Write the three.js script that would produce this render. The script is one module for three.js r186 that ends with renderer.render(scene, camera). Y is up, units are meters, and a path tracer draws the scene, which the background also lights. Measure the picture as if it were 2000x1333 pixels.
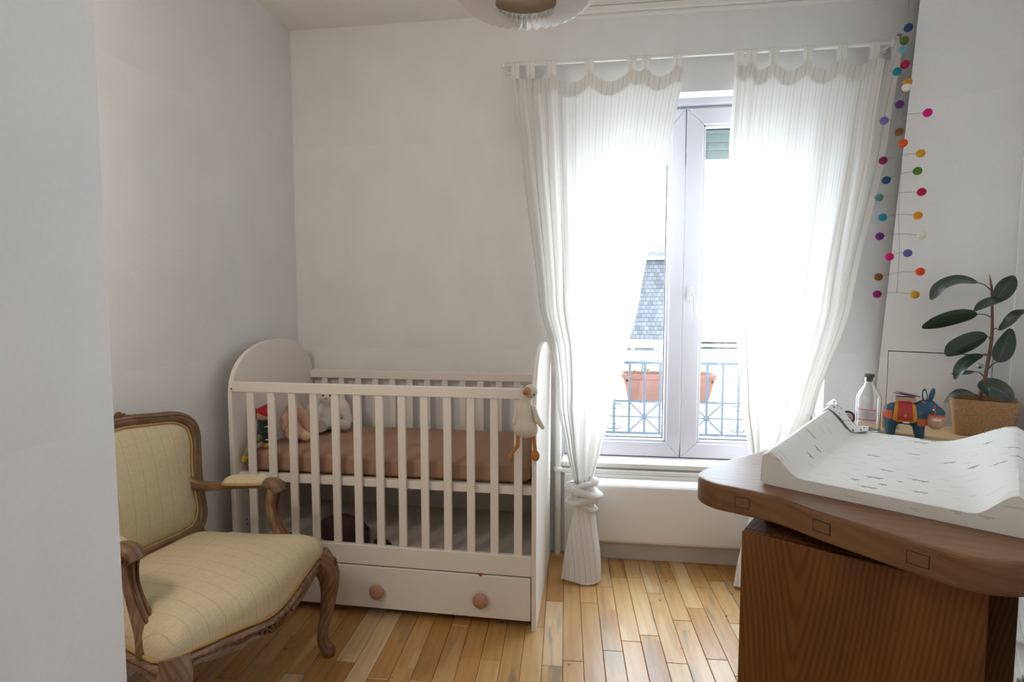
import * as THREE from 'three';
import { RoundedBoxGeometry } from 'three/addons/geometries/RoundedBoxGeometry.js';
import { mergeGeometries, mergeVertices, toCreasedNormals } from 'three/addons/utils/BufferGeometryUtils.js';
import { MarchingCubes } from 'three/addons/objects/MarchingCubes.js';
import { ImprovedNoise } from 'three/addons/math/ImprovedNoise.js';
import { RectAreaLightUniformsLib } from 'three/addons/lights/RectAreaLightUniformsLib.js';

// ---------------------------------------------------------------- camera, sky, light, exposure
const scene = new THREE.Scene();
const camera = new THREE.PerspectiveCamera(64.32, 1.5, 0.05, 200);
camera.rotation.order = 'YXZ';
camera.position.set(0, 1.22, 0);
camera.rotation.set(THREE.MathUtils.degToRad(-3.886), THREE.MathUtils.degToRad(7.5), 0);
const renderer = new THREE.WebGLRenderer({ antialias: true });
renderer.toneMapping = THREE.LinearToneMapping;
renderer.toneMappingExposure = 1.0;
renderer.shadowMap.enabled = true;
scene.background = new THREE.Color(0.75, 0.88, 1.0);     // overcast white sky
scene.backgroundIntensity = 5.6;
RectAreaLightUniformsLib.init();
const daylight = new THREE.RectAreaLight(new THREE.Color(0.75, 0.88, 1.0), 11.0, 1.14, 1.6);   // sky light entering by the window
daylight.position.set(0.478, 1.31, -2.83);
daylight.rotation.y = Math.PI;
scene.add(daylight);

// ---------------------------------------------------------------- helpers
let seed = 7;
const rnd = () => { seed = (seed + 0x6d2b79f5) | 0; let t = Math.imul(seed ^ (seed >>> 15), 1 | seed); t = (t + Math.imul(t ^ (t >>> 7), 61 | t)) ^ t; return ((t ^ (t >>> 14)) >>> 0) / 4294967296; };
const rr = (a, b) => a + (b - a) * rnd();
const V = (x, y, z) => new THREE.Vector3(x, y, z);
const PN = new ImprovedNoise();
const nz = (x, y, z = 0) => PN.noise(x, y, z);
const fbm = (x, y, z = 0, o = 4) => { let s = 0, a = 0.5; for (let i = 0; i < o; i++) { s += a * nz(x, y, z + i * 7.3); x *= 2.03; y *= 2.03; a *= 0.5; } return s; };
const clamp = (x, a = 0, b = 1) => Math.min(b, Math.max(a, x));
const sst = (a, b, x) => { const t = clamp((x - a) / (b - a)); return t * t * (3 - 2 * t); };
const lerp = (a, b, t) => a + (b - a) * t;
function dataTex(w, h, fn, { srgb = true, rx = 1, ry = 1 } = {}) {
  const d = new Uint8Array(w * h * 4);
  for (let y = 0; y < h; y++) for (let x = 0; x < w; x++) {
    const c = fn(x / w, y / h), i = (y * w + x) * 4;
    d[i] = clamp(c[0]) * 255; d[i + 1] = clamp(c[1]) * 255; d[i + 2] = clamp(c[2]) * 255; d[i + 3] = 255;
  }
  const t = new THREE.DataTexture(d, w, h); t.magFilter = THREE.LinearFilter; t.minFilter = THREE.LinearFilter;
  t.wrapS = t.wrapT = THREE.RepeatWrapping; t.repeat.set(rx, ry); if (srgb) t.colorSpace = THREE.SRGBColorSpace; t.needsUpdate = true; return t;
}
function canvasTex(w, h, draw, rx = 1, ry = 1) {
  const c = document.createElement('canvas'); c.width = w; c.height = h; draw(c.getContext('2d'), w, h);
  const t = new THREE.CanvasTexture(c); t.wrapS = t.wrapT = THREE.RepeatWrapping; t.repeat.set(rx, ry); t.colorSpace = THREE.SRGBColorSpace; return t;
}
const M = (o) => new THREE.MeshPhysicalMaterial({ roughness: 0.6, side: THREE.DoubleSide, ...o });
const names = new Map();
function numbered(n) { const k = names.get(n) ?? 0; names.set(n, k + 1); return k ? n + '_' + String(k).padStart(3, '0') : n; }
function shade(o) { o.castShadow = true; o.receiveShadow = true; return o; }
function part(name, geo, mat, parent, label) {
  const m = shade(new THREE.Mesh(Array.isArray(geo) ? merge(geo) : geo, mat)); m.name = name; parent.add(m);
  if (label) m.userData.label = label; return m;
}
function thing(name, label, category, pos = [0, 0, 0], turn = 0, group) {
  const g = new THREE.Group(); g.name = numbered(name); g.position.set(...pos); g.rotation.y = turn;
  g.userData = { label, category }; if (group) g.userData.group = group; scene.add(g); return g;
}
function struct(name, geo, mat, label, category = 'room') {
  const m = geo ? new THREE.Mesh(Array.isArray(geo) ? merge(geo) : geo, mat) : new THREE.Group();
  if (geo) shade(m); m.name = name; m.userData = { kind: 'structure', label, category }; scene.add(m); return m;
}
function single(name, geo, mat, label, category, group) {
  const m = shade(new THREE.Mesh(Array.isArray(geo) ? merge(geo) : geo, mat)); m.name = numbered(name);
  m.userData = { label, category }; if (group) m.userData.group = group; scene.add(m); return m;
}
function merge(list) {
  return mergeGeometries(list.map((g) => {
    let q = g.index ? g.toNonIndexed() : g;
    for (const k of Object.keys(q.attributes)) if (!['position', 'normal', 'uv'].includes(k)) q.deleteAttribute(k);
    if (!q.attributes.uv) q.setAttribute('uv', new THREE.BufferAttribute(new Float32Array(q.attributes.position.count * 2), 2));
    return q;
  }));
}
// box from its centre, uv in metres along the two widest axes of each face
function bx(w, h, d, x = 0, y = 0, z = 0, r = 0) {
  const g = r ? new RoundedBoxGeometry(w, h, d, 2, Math.min(r, w / 2.01, h / 2.01, d / 2.01)) : new THREE.BoxGeometry(w, h, d);
  g.translate(x, y, z); return metreUV(g);
}
const box = (x0, x1, y0, y1, z0, z1, r) => bx(x1 - x0, y1 - y0, z1 - z0, (x0 + x1) / 2, (y0 + y1) / 2, (z0 + z1) / 2, r);
function metreUV(g, ou = 0, ov = 0) {
  const p = g.attributes.position, n = g.attributes.normal, uv = new Float32Array(p.count * 2);
  for (let i = 0; i < p.count; i++) {
    const ax = Math.abs(n.getX(i)), ay = Math.abs(n.getY(i)), az = Math.abs(n.getZ(i));
    if (ax >= ay && ax >= az) { uv[2 * i] = p.getZ(i); uv[2 * i + 1] = p.getY(i); } else if (ay >= az) { uv[2 * i] = p.getX(i); uv[2 * i + 1] = p.getZ(i); } else { uv[2 * i] = p.getX(i); uv[2 * i + 1] = p.getY(i); }
    uv[2 * i] += ou; uv[2 * i + 1] += ov;
  }
  g.setAttribute('uv', new THREE.BufferAttribute(uv, 2)); return g;
}
const T = (g, x = 0, y = 0, z = 0, rx = 0, ry = 0, rz = 0, s = 1) => { g.applyMatrix4(new THREE.Matrix4().compose(V(x, y, z), new THREE.Quaternion().setFromEuler(new THREE.Euler(rx, ry, rz)), Array.isArray(s) ? V(...s) : V(s, s, s))); return g; };
// surface through rows of points; loop closes each row
function loft(rows, { loop = false, caps = false, crease = 0 } = {}) {
  const nr = rows.length, nc = rows[0].length, pos = [], uv = [], idx = [];
  const cols = loop ? nc + 1 : nc;
  let vacc = 0;
  for (let r = 0; r < nr; r++) {
    if (r) vacc += rows[r][Math.floor(nc / 2)].distanceTo(rows[r - 1][Math.floor(nc / 2)]);
    let u = 0;
    for (let c = 0; c < cols; c++) { const p = rows[r][c % nc]; if (c) u += p.distanceTo(rows[r][c - 1]); pos.push(p.x, p.y, p.z); uv.push(u, vacc); }
  }
  for (let r = 0; r < nr - 1; r++) for (let c = 0; c < cols - 1; c++) { const a = r * cols + c, b = a + 1, d = a + cols, e = d + 1; idx.push(a, b, d, b, e, d); }
  if (caps) for (const [r, flip] of [[0, true], [nr - 1, false]]) {
    const ctr = rows[r].reduce((s, p) => s.add(p), V(0, 0, 0)).multiplyScalar(1 / nc), ci = pos.length / 3;
    pos.push(ctr.x, ctr.y, ctr.z); uv.push(0, 0);
    for (let c = 0; c < nc; c++) { const p = rows[r][c]; pos.push(p.x, p.y, p.z); uv.push(p.x - ctr.x, p.y - ctr.y + p.z - ctr.z); }
    for (let c = 0; c < nc; c++) { const a = ci + 1 + c, b = ci + 1 + (c + 1) % nc; flip ? idx.push(ci, b, a) : idx.push(ci, a, b); }
  }
  let g = new THREE.BufferGeometry();
  g.setAttribute('position', new THREE.Float32BufferAttribute(pos, 3)); g.setAttribute('uv', new THREE.Float32BufferAttribute(uv, 2)); g.setIndex(idx);
  if (crease) g = toCreasedNormals(g, crease); else {
    g.computeVertexNormals();
    if (loop) { const n = g.attributes.normal; for (let r = 0; r < nr; r++) { const a = r * cols, b = a + cols - 1, s = V(n.getX(a) + n.getX(b), n.getY(a) + n.getY(b), n.getZ(a) + n.getZ(b)).normalize(); n.setXYZ(a, s.x, s.y, s.z); n.setXYZ(b, s.x, s.y, s.z); } }
  }
  return g;
}
// swept bar: path points, each [x, y, z, width, height]; cross-section a superellipse of power n
function sweep(pts, { n = 2, seg = 10, steps = 0, closed = false, up = null, twist = 0 } = {}) {
  const curve = new THREE.CatmullRomCurve3(pts.map((p) => V(p[0], p[1], p[2])), closed, 'centripetal');
  const N = steps || pts.length * 5, rows = [];
  const T0 = curve.getTangent(0); let side = up ? V(...up).cross(T0) : (Math.abs(T0.y) < 0.9 ? V(0, 1, 0) : V(1, 0, 0)).cross(T0); side.normalize();
  for (let i = 0; i <= N; i++) {
    const t = i / N, p = curve.getPoint(t), tg = curve.getTangent(t);
    if (up) side = V(...up).cross(tg).normalize(); else side = side.sub(tg.clone().multiplyScalar(side.dot(tg))).normalize();
    const nrm = tg.clone().cross(side).normalize();
    const m = closed ? pts.length : pts.length - 1, k = t * m, i0 = Math.min(Math.floor(k), m - (closed ? 0 : 1)), f = k - i0, A = pts[i0 % pts.length], B = pts[(i0 + 1) % pts.length];
    const rw = lerp(A[3], B[3], f), rh = lerp(A[4] ?? A[3], B[4] ?? B[3], f), row = [];
    for (let j = 0; j < seg; j++) { const a = j / seg * Math.PI * 2 + twist, c = Math.cos(a), s = Math.sin(a); row.push(p.clone().addScaledVector(side, rw * Math.sign(c) * Math.abs(c) ** (2 / n)).addScaledVector(nrm, rh * Math.sign(s) * Math.abs(s) ** (2 / n))); }
    rows.push(row);
  }
  return loft(rows, { loop: true, caps: !closed });
}
const tube = (pts, r, seg = 8, steps = 0) => sweep(pts.map((p) => [p[0], p[1], p[2], r]), { seg, steps: steps || pts.length * 4 });
const rod = (a, b, r, seg = 12) => { const A = V(...a), B = V(...b), g = new THREE.CylinderGeometry(r, r, A.distanceTo(B), seg); g.applyQuaternion(new THREE.Quaternion().setFromUnitVectors(V(0, 1, 0), B.clone().sub(A).normalize())); const m = A.add(B).multiplyScalar(0.5); g.translate(m.x, m.y, m.z); return g; };
const ball = (x, y, z, rx, ry = rx, rz = rx, seg = 16) => { const g = new THREE.SphereGeometry(1, seg, Math.max(8, seg * 0.75 | 0)); g.scale(rx, ry, rz); g.translate(x, y, z); return g; };
const lathe = (pts, seg = 32) => new THREE.LatheGeometry(pts.map((p) => new THREE.Vector2(p[0], p[1])), seg);
// soft body: tapered capsules [x,y,z,r, x,y,z,r] joined smoothly
function blob(caps, k = 0.012, res = 44) {
  const lo = V(1e9, 1e9, 1e9), hi = V(-1e9, -1e9, -1e9);
  for (const c of caps) for (const o of [0, 4]) { const r = c[o + 3] + k; lo.min(V(c[o] - r, c[o + 1] - r, c[o + 2] - r)); hi.max(V(c[o] + r, c[o + 1] + r, c[o + 2] + r)); }
  const ctr = lo.clone().add(hi).multiplyScalar(0.5), half = Math.max(hi.x - lo.x, hi.y - lo.y, hi.z - lo.z) / 2 * 1.12;
  const mc = new MarchingCubes(res, new THREE.MeshBasicMaterial(), false, false, 60000); mc.isolation = 0;
  for (let z = 0; z < res; z++) for (let y = 0; y < res; y++) for (let x = 0; x < res; x++) {
    const h = res / 2, px = ctr.x + (x - h) / h * half, py = ctr.y + (y - h) / h * half, pz = ctr.z + (z - h) / h * half;
    let acc = 0;
    for (const c of caps) {
      const bx_ = c[4] - c[0], by = c[5] - c[1], bz = c[6] - c[2], L = bx_ * bx_ + by * by + bz * bz || 1e-9;
      const t = clamp(((px - c[0]) * bx_ + (py - c[1]) * by + (pz - c[2]) * bz) / L);
      const d = Math.hypot(px - c[0] - bx_ * t, py - c[1] - by * t, pz - c[2] - bz * t) - lerp(c[3], c[7], t);
      acc += Math.exp(-d / (k * 0.5));
    }
    mc.field[x + y * res + z * res * res] = clamp(k * 0.5 * Math.log(acc + 1e-30), -1, 1);
  }
  mc.update();
  const g = new THREE.BufferGeometry(), n = mc.count;
  const p = mc.positionArray.slice(0, n * 3);
  for (let i = 0; i < n; i++) { p[3 * i] = p[3 * i] * half + ctr.x; p[3 * i + 1] = p[3 * i + 1] * half + ctr.y; p[3 * i + 2] = p[3 * i + 2] * half + ctr.z; }
  g.setAttribute('position', new THREE.BufferAttribute(p, 3));
  const w = mergeVertices(g, half / res * 0.02); w.computeVertexNormals(); return metreUV(w);
}
function extrude(points, depth, bevel = 0.004, seg = 2, curve = true) {
  const sh = new THREE.Shape(); const pv = points.map((p) => new THREE.Vector2(p[0], p[1]));
  if (curve) { const c = new THREE.CatmullRomCurve3(points.map((p) => V(p[0], p[1], 0)), true, 'centripetal').getPoints(points.length * 6); sh.setFromPoints(c.map((p) => new THREE.Vector2(p.x, p.y))); } else sh.setFromPoints(pv);
  return new THREE.ExtrudeGeometry(sh, { depth: depth - 2 * bevel, bevelEnabled: bevel > 0, bevelSize: bevel, bevelThickness: bevel, bevelSegments: seg, bevelOffset: -bevel, curveSegments: 12 }).translate(0, 0, bevel);
}
// the desk corner of the room is turned by 31 degrees: a runs along its far wall, c out from that wall
const OBL = -0.541;
const ob = (a, y, c) => [1.509 + 0.857 * a - 0.515 * c, y, -2.224 + 0.515 * a + 0.857 * c];

// ---------------------------------------------------------------- textures and materials
const plaster = dataTex(512, 512, (u, v) => { const s = 0.5 + 0.35 * fbm(u * 60, v * 60, 1, 3) + 0.25 * nz(u * 6, v * 6, 4); return [s, s, s]; }, { srgb: false });
const mottled = (r, g, b, amt = 0.03, f = 5) => dataTex(256, 256, (u, v) => { const s = 1 + amt * (fbm(Math.cos(u * 6.283) * f / 6.28, Math.sin(u * 6.283) * f / 6.28 + 5, v * f, 3) * 2 + nz(u * 90, v * 90, 3) * 0.5); return [r * s, g * s, b * s]; });
const wallTint = (r, g, b) => M({ map: mottled(r, g, b, 0.02), roughness: 0.85, bumpMap: plaster, bumpScale: 0.0006 });
const wallPaint = wallTint(0.918, 0.91, 0.90), ceilPaint = wallTint(0.94, 0.925, 0.905);
const whiteGloss = M({ color: '#ece8e2', roughness: 0.42 });
const cribWhite = M({ color: '#eee6dc', roughness: 0.45 });
const pvc = M({ color: '#d6d3da', roughness: 0.3 });
const gasket = M({ color: '#2c3034', roughness: 0.7 });
const glass = M({ color: '#ffffff', roughness: 0.0, transmission: 1, thickness: 0, ior: 1.45 });
function wood(pal, { f = 26, len = 2.2, seedz = 0, cath = 0, streak = 0, w = 512, h = 1024, knots = 0, amp = 0.33 } = {}) {   // pal: [light, mid, dark] css
  const [L, Md, D] = pal.map((c) => { const q = new THREE.Color(c); return [q.r, q.g, q.b].map((x) => x <= 0.0031308 ? x * 12.92 : 1.055 * x ** (1 / 2.4) - 0.055); });
  const kn = Array.from({ length: knots }, () => [rnd(), rnd(), rr(0.006, 0.014)]);
  return dataTex(w, h, (u, v) => {
    const wob = fbm(u * 3, v * len * 0.5, seedz, 3) * 0.35;
    let q = cath ? (Math.sqrt((u - 0.26 + 0.05 * nz(0.3, v * 1.4, seedz)) ** 2 + 0.0016) - v * 0.16 + wob * 0.10) : u + wob * 0.25;
    for (const [kx, ky, kr] of kn) { const d = Math.hypot((u - kx), (v - ky) * 2); q += 0.05 * Math.exp(-((d / (kr * 4)) ** 2)); }
    const ring = 0.5 + 0.5 * Math.sin(q * f * 6.283);
    const fine = nz(u * 130, v * len * 5, seedz + 9) * 0.5 + nz(u * 300, v * len * 14, seedz + 19) * 0.3;
    const broad = fbm(u * 4, v * len, seedz + 31, 3);
    let t = clamp(0.42 + amp * (ring ** 2 - 0.4) + 0.28 * fine + 0.7 * broad);
    let c = t < 0.5 ? L.map((x, i) => lerp(x, Md[i], t * 2)) : Md.map((x, i) => lerp(x, D[i], t * 2 - 1));
    if (streak) {
      const s = sst(0.11, 0.22, fbm(u * 7, v * 1.6, seedz + 51, 3)); c = c.map((x, i) => lerp(x, [0.9, 0.83, 0.70][i], s * 0.75 * streak));
      const gq = sst(0.17, 0.28, fbm(u * 8 + 30, v * 2.2, seedz + 71, 4)); c = c.map((x, i) => lerp(x, [0.55, 0.53, 0.5][i], gq * 0.7 * streak));
    }
    for (const [kx, ky, kr] of kn) { const d = Math.hypot((u - kx), (v - ky) * 2) / kr; const k2 = Math.exp(-d * d * 2.2); c = c.map((x, i) => lerp(x, [0.28, 0.17, 0.1][i], k2 * 0.85)); }
    return c;
  });
}
const oakPal = [['#d8b585', '#c79f6a', '#b08652'], ['#cfa873', '#bb9059', '#a27644'], ['#e0c8a2', '#d0b084', '#b9945f']];
const floorTex = oakPal.map((p, i) => { const t = wood(p, { f: 18, len: 2.4, seedz: 3 + i * 17, streak: i === 2 ? 1 : 0.6, knots: 14, amp: 0.2 }); t.repeat.set(1.6, 0.8); return t; });
const floorMats = [];
for (let i = 0; i < 3; i++) for (const tint of ['#ffffff', '#f0dcba', '#fbf0da', '#e4cda6']) floorMats.push(M({ map: floorTex[i], color: tint, roughness: 0.4, clearcoat: 0.35, clearcoatRoughness: 0.28 }));
const deskTopTex = wood(['#956f49', '#7b5535', '#5c3b22'], { f: 22, len: 2, seedz: 77, amp: 0.14 }); deskTopTex.rotation = Math.PI / 2 - 0.25; deskTopTex.repeat.set(1.4, 0.8);
const deskTopMat = M({ map: deskTopTex, roughness: 0.46 });
const pedTex = wood(['#905b2a', '#75461b', '#4e2b0d'], { f: 54, len: 1.6, seedz: 91, cath: 1, w: 1024 });
pedTex.repeat.set(1.6, 1.1); pedTex.offset.set(0.896, 0.1);
const pedMat = M({ map: pedTex, roughness: 0.5 });
const darkWood = M({ color: '#3a2314', roughness: 0.6 });
const chairTex = wood(['#96785a', '#75583f', '#523b29'], { f: 12, len: 3, seedz: 55, w: 256, h: 512 }); chairTex.repeat.set(4, 4);
const chairWood = M({ map: chairTex, roughness: 0.45 });
const chairWood2 = M({ map: chairTex, color: '#d8b48c', roughness: 0.42 });
const pine = M({ map: (() => { const t = wood(['#dcc19a', '#cdae82', '#b18d5f'], { f: 10, len: 2, seedz: 13, w: 256, h: 512 }); t.rotation = Math.PI / 2; t.repeat.set(2, 2); return t; })(), roughness: 0.5 });
const damask = canvasTex(1024, 1024, (c, w) => {       // one metre of cream windowpane cloth is 1/0.36 repeats
  c.fillStyle = '#d2c3a0'; c.fillRect(0, 0, w, w);
  for (let i = 0; i < 26000; i++) { c.fillStyle = rnd() < 0.5 ? 'rgba(240,226,190,0.20)' : 'rgba(170,145,100,0.16)'; const x = rnd() * w, y = rnd() * w; rnd() < 0.5 ? c.fillRect(x, y, rr(8, 40), 1.5) : c.fillRect(x, y, 1.5, rr(8, 40)); }
  for (let i = 0; i < 8; i++) { const p = (i + 0.5) * w / 8; c.fillStyle = 'rgba(120,98,62,0.30)'; c.fillRect(p, 0, 4, w); c.fillStyle = 'rgba(130,106,70,0.14)'; c.fillRect(0, p, w, 4); }
}, 2.8, 2.8);
const fabric = M({ map: damask, roughness: 0.9, sheen: 0.3, sheenRoughness: 0.6, sheenColor: new THREE.Color('#fff2d8') });
const gimp = M({ color: '#b8965c', roughness: 0.75 });
const sheer = canvasTex(512, 512, (c, w) => {          // cream voile with rows of woven dots
  c.fillStyle = '#f6f3ee'; c.fillRect(0, 0, w, w);
  for (let i = 0; i < 8; i++) { const x = (i + 0.5) * w / 8; for (let j = 0; j < 32; j++) { c.fillStyle = i % 2 ? 'rgba(176,166,152,0.9)' : 'rgba(190,182,170,0.7)'; c.fillRect(x + (i % 2 ? 0 : 3), j * 16 + (i % 3) * 3, i % 2 ? 9 : 6, 8); } c.fillStyle = 'rgba(225,218,206,0.5)'; c.fillRect(x + 16, 0, 3, w); }
  for (let i = 0; i < 5000; i++) { c.fillStyle = 'rgba(215,208,198,0.25)'; c.fillRect(rnd() * w, rnd() * w, 1, 9); }
}, 5, 5);
const voile = M({ map: sheer, roughness: 0.92, transmission: 0.24, thickness: 0, specularIntensity: 0.1 });
const voileDense = M({ map: sheer, roughness: 0.95, transmission: 0.28, thickness: 0, specularIntensity: 0.1 });
const sheet = M({ map: (() => dataTex(256, 256, (u, v) => { const s = 1 + 0.05 * fbm(u * 8, v * 8, 2, 4) + 0.03 * nz(u * 100, v * 100, 1); return [0.66 * s, 0.525 * s, 0.43 * s]; }))(), roughness: 0.9 });
const plushTex = (hex, amt = 0.12) => { const c = new THREE.Color(hex).convertLinearToSRGB(); return dataTex(128, 128, (u, v) => { const s = 1 + amt * (nz(u * 40, v * 40, 2) + 0.5 * nz(u * 90, v * 90, 7)); return [c.r * s, c.g * s, c.b * s]; }, { rx: 8, ry: 8 }); };
const plush = (hex) => M({ map: plushTex(hex), roughness: 1, sheen: 0.5, sheenRoughness: 0.8, sheenColor: new THREE.Color('#ffffff') });
const flat = (hex, rough = 0.6, o = {}) => M({ color: hex, roughness: rough, ...o });

// ---------------------------------------------------------------- room shell
const H = 2.572;
const floor = struct('floor', box(-1.75, 2.15, -0.14, -0.012, -2.95, 1.5), flat('#4a3018', 0.9), 'honey oak strip floor of short boards', 'floor');
struct('ceiling', box(-1.75, 2.15, H, H + 0.12, -2.85, 1.5), ceilPaint, 'off-white painted ceiling', 'ceiling');
const WX0 = -0.135, WX1 = 1.09, WY0 = 0.44, WY1 = 2.183;
struct('wall_back', [box(-1.75, WX0, 0, H, -2.9, -2.62), box(WX1, 2.15, 0, H, -2.9, -2.62), box(WX0, WX1, WY1, H, -2.9, -2.62), box(WX0, WX1, 0, WY0, -2.9, -2.62)], wallPaint, 'off-white plaster wall with the window in it', 'wall');
{ const w = struct('wall_left', bx(0.14, H, 4.5, -0.07, H / 2, 0), wallPaint, 'off-white plaster wall beside the cot and armchair', 'wall'); w.position.set(-1.50, 0, -0.56); w.rotation.y = -0.022; }
struct('wall_right', box(2.05, 2.15, 0, H, -2.62, 1.5), wallPaint, 'white wall behind the desk corner', 'wall');
struct('wall_rear', box(-1.75, 2.15, 0, H, 1.4, 1.5), wallPaint, 'white wall at the room entrance', 'wall');
{ // end of the entry partition: its face runs away from the window wall
  const w = struct('wall_entry', bx(0.11, H, 2.3, -0.055, H / 2, 1.15, 0.006), wallPaint, 'white painted end of the entry partition beside the armchair', 'wall'); w.position.set(-0.864, 0, -0.895); w.rotation.y = 0.1309; }
{ // diagonal corner wall, leaning edge
  const e0 = -0.402, e1 = -0.262, rows = [];
  const sh = new THREE.Shape([new THREE.Vector2(e0, 0), new THREE.Vector2(0.14, 0), new THREE.Vector2(0.14, H), new THREE.Vector2(e1, H)]);
  sh.holes.push(new THREE.Path([new THREE.Vector2(-0.3205, 0.158), new THREE.Vector2(-0.3205, 1.0315), new THREE.Vector2(0.0015, 1.0315), new THREE.Vector2(0.0015, 0.158)]));
  const g = new THREE.ExtrudeGeometry(sh, { depth: 0.2, bevelEnabled: false }); g.translate(0, 0, -0.2);
  const w = struct('wall_corner', metreUV(g), wallPaint, 'white diagonal chimney breast with a leaning edge', 'wall'); w.position.set(...ob(0, 0, 0)); w.rotation.y = OBL;
  const d = struct('door_1', null, null, 'flush white cupboard hatch in the diagonal wall', 'door'); d.position.set(...ob(0, 0, 0)); d.rotation.y = OBL;
  part('panel', box(-0.3185, 0.0, 0.16, 1.0275, -0.02, 0.001, 0.002), wallPaint, d);
  part('knob', T(lathe([[0, 0], [0.004, 0], [0.004, 0.008], [0.010, 0.012], [0.011, 0.018], [0.008, 0.024], [0, 0.026]], 20), -0.036, 0.99, 0.001, Math.PI / 2), M({ color: '#b9bcc2', metalness: 0.9, roughness: 0.25 }), d, 'polished metal knob');
  const b = struct('wall_side', bx(0.1, H, 2.3, 0.15, H / 2, 1.15), wallPaint, 'white wall along the desk', 'wall'); b.position.set(...ob(0, 0, 0)); b.rotation.y = OBL;
  const s = struct('baseboard_right', [box(0.065, 0.1, 0, 0.12, 0, 2.2, 0.004), box(0.075, 0.1, 0.12, 0.135, 0, 2.2, 0.004)], whiteGloss, 'white baseboard under the desk', 'baseboard'); s.position.set(...ob(0, 0, 0)); s.rotation.y = OBL;
  const k = struct('trim_1', [box(0.048, 0.1, 0, H, -0.01, 0.018, 0.005)], wallPaint, 'white boxed pipe cover in the wall corner', 'trim'); k.position.set(...ob(0, 0, 0)); k.rotation.y = OBL;
}
struct('baseboard_back', [box(-1.47, -0.15, 0, 0.075, -2.63, -2.602, 0.003), box(-1.47, -0.15, 0.075, 0.09, -2.63, -2.61, 0.003)], whiteGloss, 'white baseboard behind the cot', 'baseboard');
{ const s = struct('baseboard_left', [bx(0.02, 0.08, 3.6, 0.01, 0.04, -0.3, 0.003)], whiteGloss, 'white baseboard behind the armchair', 'baseboard'); s.position.set(-1.50, 0, -0.56); s.rotation.y = -0.022; }
struct('trim_2', [box(-0.06, 1.35, H - 0.03, H, -2.63, -2.585, 0.006), box(-0.06, 1.35, H - 0.045, H - 0.03, -2.63, -2.60, 0.004)], ceilPaint, 'narrow white cornice above the window', 'trim');
struct('trim_3', [box(-0.085, 1.14, 0.0, 0.405, -2.63, -2.588, 0.004), box(-0.10, 1.15, 0.405, 0.425, -2.63, -2.592, 0.004), box(-0.10, 1.15, 0.435, 0.458, -2.76, -2.602, 0.004)], whiteGloss, 'white boxed apron and sill under the window', 'trim');

{ // globe lamp of the entrance, behind the camera
  const g = thing('globe_lamp', 'lit warm white globe lamp hanging in the entrance', 'lamp', [-0.10, 0, 0.62]);
  part('globe', ball(0, 2.08, 0, 0.12, 0.12, 0.12, 32), M({ color: '#fff4e4', roughness: 0.4, emissive: new THREE.Color('#ffeedd'), emissiveIntensity: 0.6 }), g);
  part('cap', lathe([[0, 2.23], [0.03, 2.23], [0.036, 2.205], [0.04, 2.19], [0, 2.19]], 24), whiteGloss, g);
  part('cord', rod([0, 2.22, 0], [0, H - 0.02, 0], 0.003, 8), whiteGloss, g);
  part('ceiling_rose', lathe([[0, H - 0.03], [0.03, H - 0.028], [0.05, H], [0, H]], 24), whiteGloss, g);
  const l = new THREE.PointLight(new THREE.Color(1.0, 0.93, 0.85), 0.8, 0, 2); l.position.set(-0.10, 2.08, 0.62); l.castShadow = true; l.shadow.radius = 6; scene.add(l);
}

{ // floor lamp in the niche between the partition and the wall
  const g = thing('floor_lamp', 'lit globe floor lamp in the niche behind the entry partition', 'lamp', [-1.24, 0, -0.48]);
  part('base', lathe([[0, 0.0005], [0.12, 0.0005], [0.12, 0.012], [0.02, 0.022], [0, 0.022]], 32), flat('#3a3a3c', 0.4), g);
  part('pole', rod([0, 0.02, 0], [0, 1.62, 0], 0.009, 14), flat('#3a3a3c', 0.4), g);
  part('globe', ball(0, 1.73, 0, 0.12, 0.12, 0.12, 32), M({ color: '#fff4e4', roughness: 0.4, emissive: new THREE.Color('#ffe6cc'), emissiveIntensity: 1.0 }), g);
  const l = new THREE.PointLight(new THREE.Color(1.0, 0.90, 0.79), 1.2, 0, 2); l.position.set(-1.24, 1.73, -0.48); l.castShadow = true; l.shadow.radius = 6; scene.add(l);
}

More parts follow.
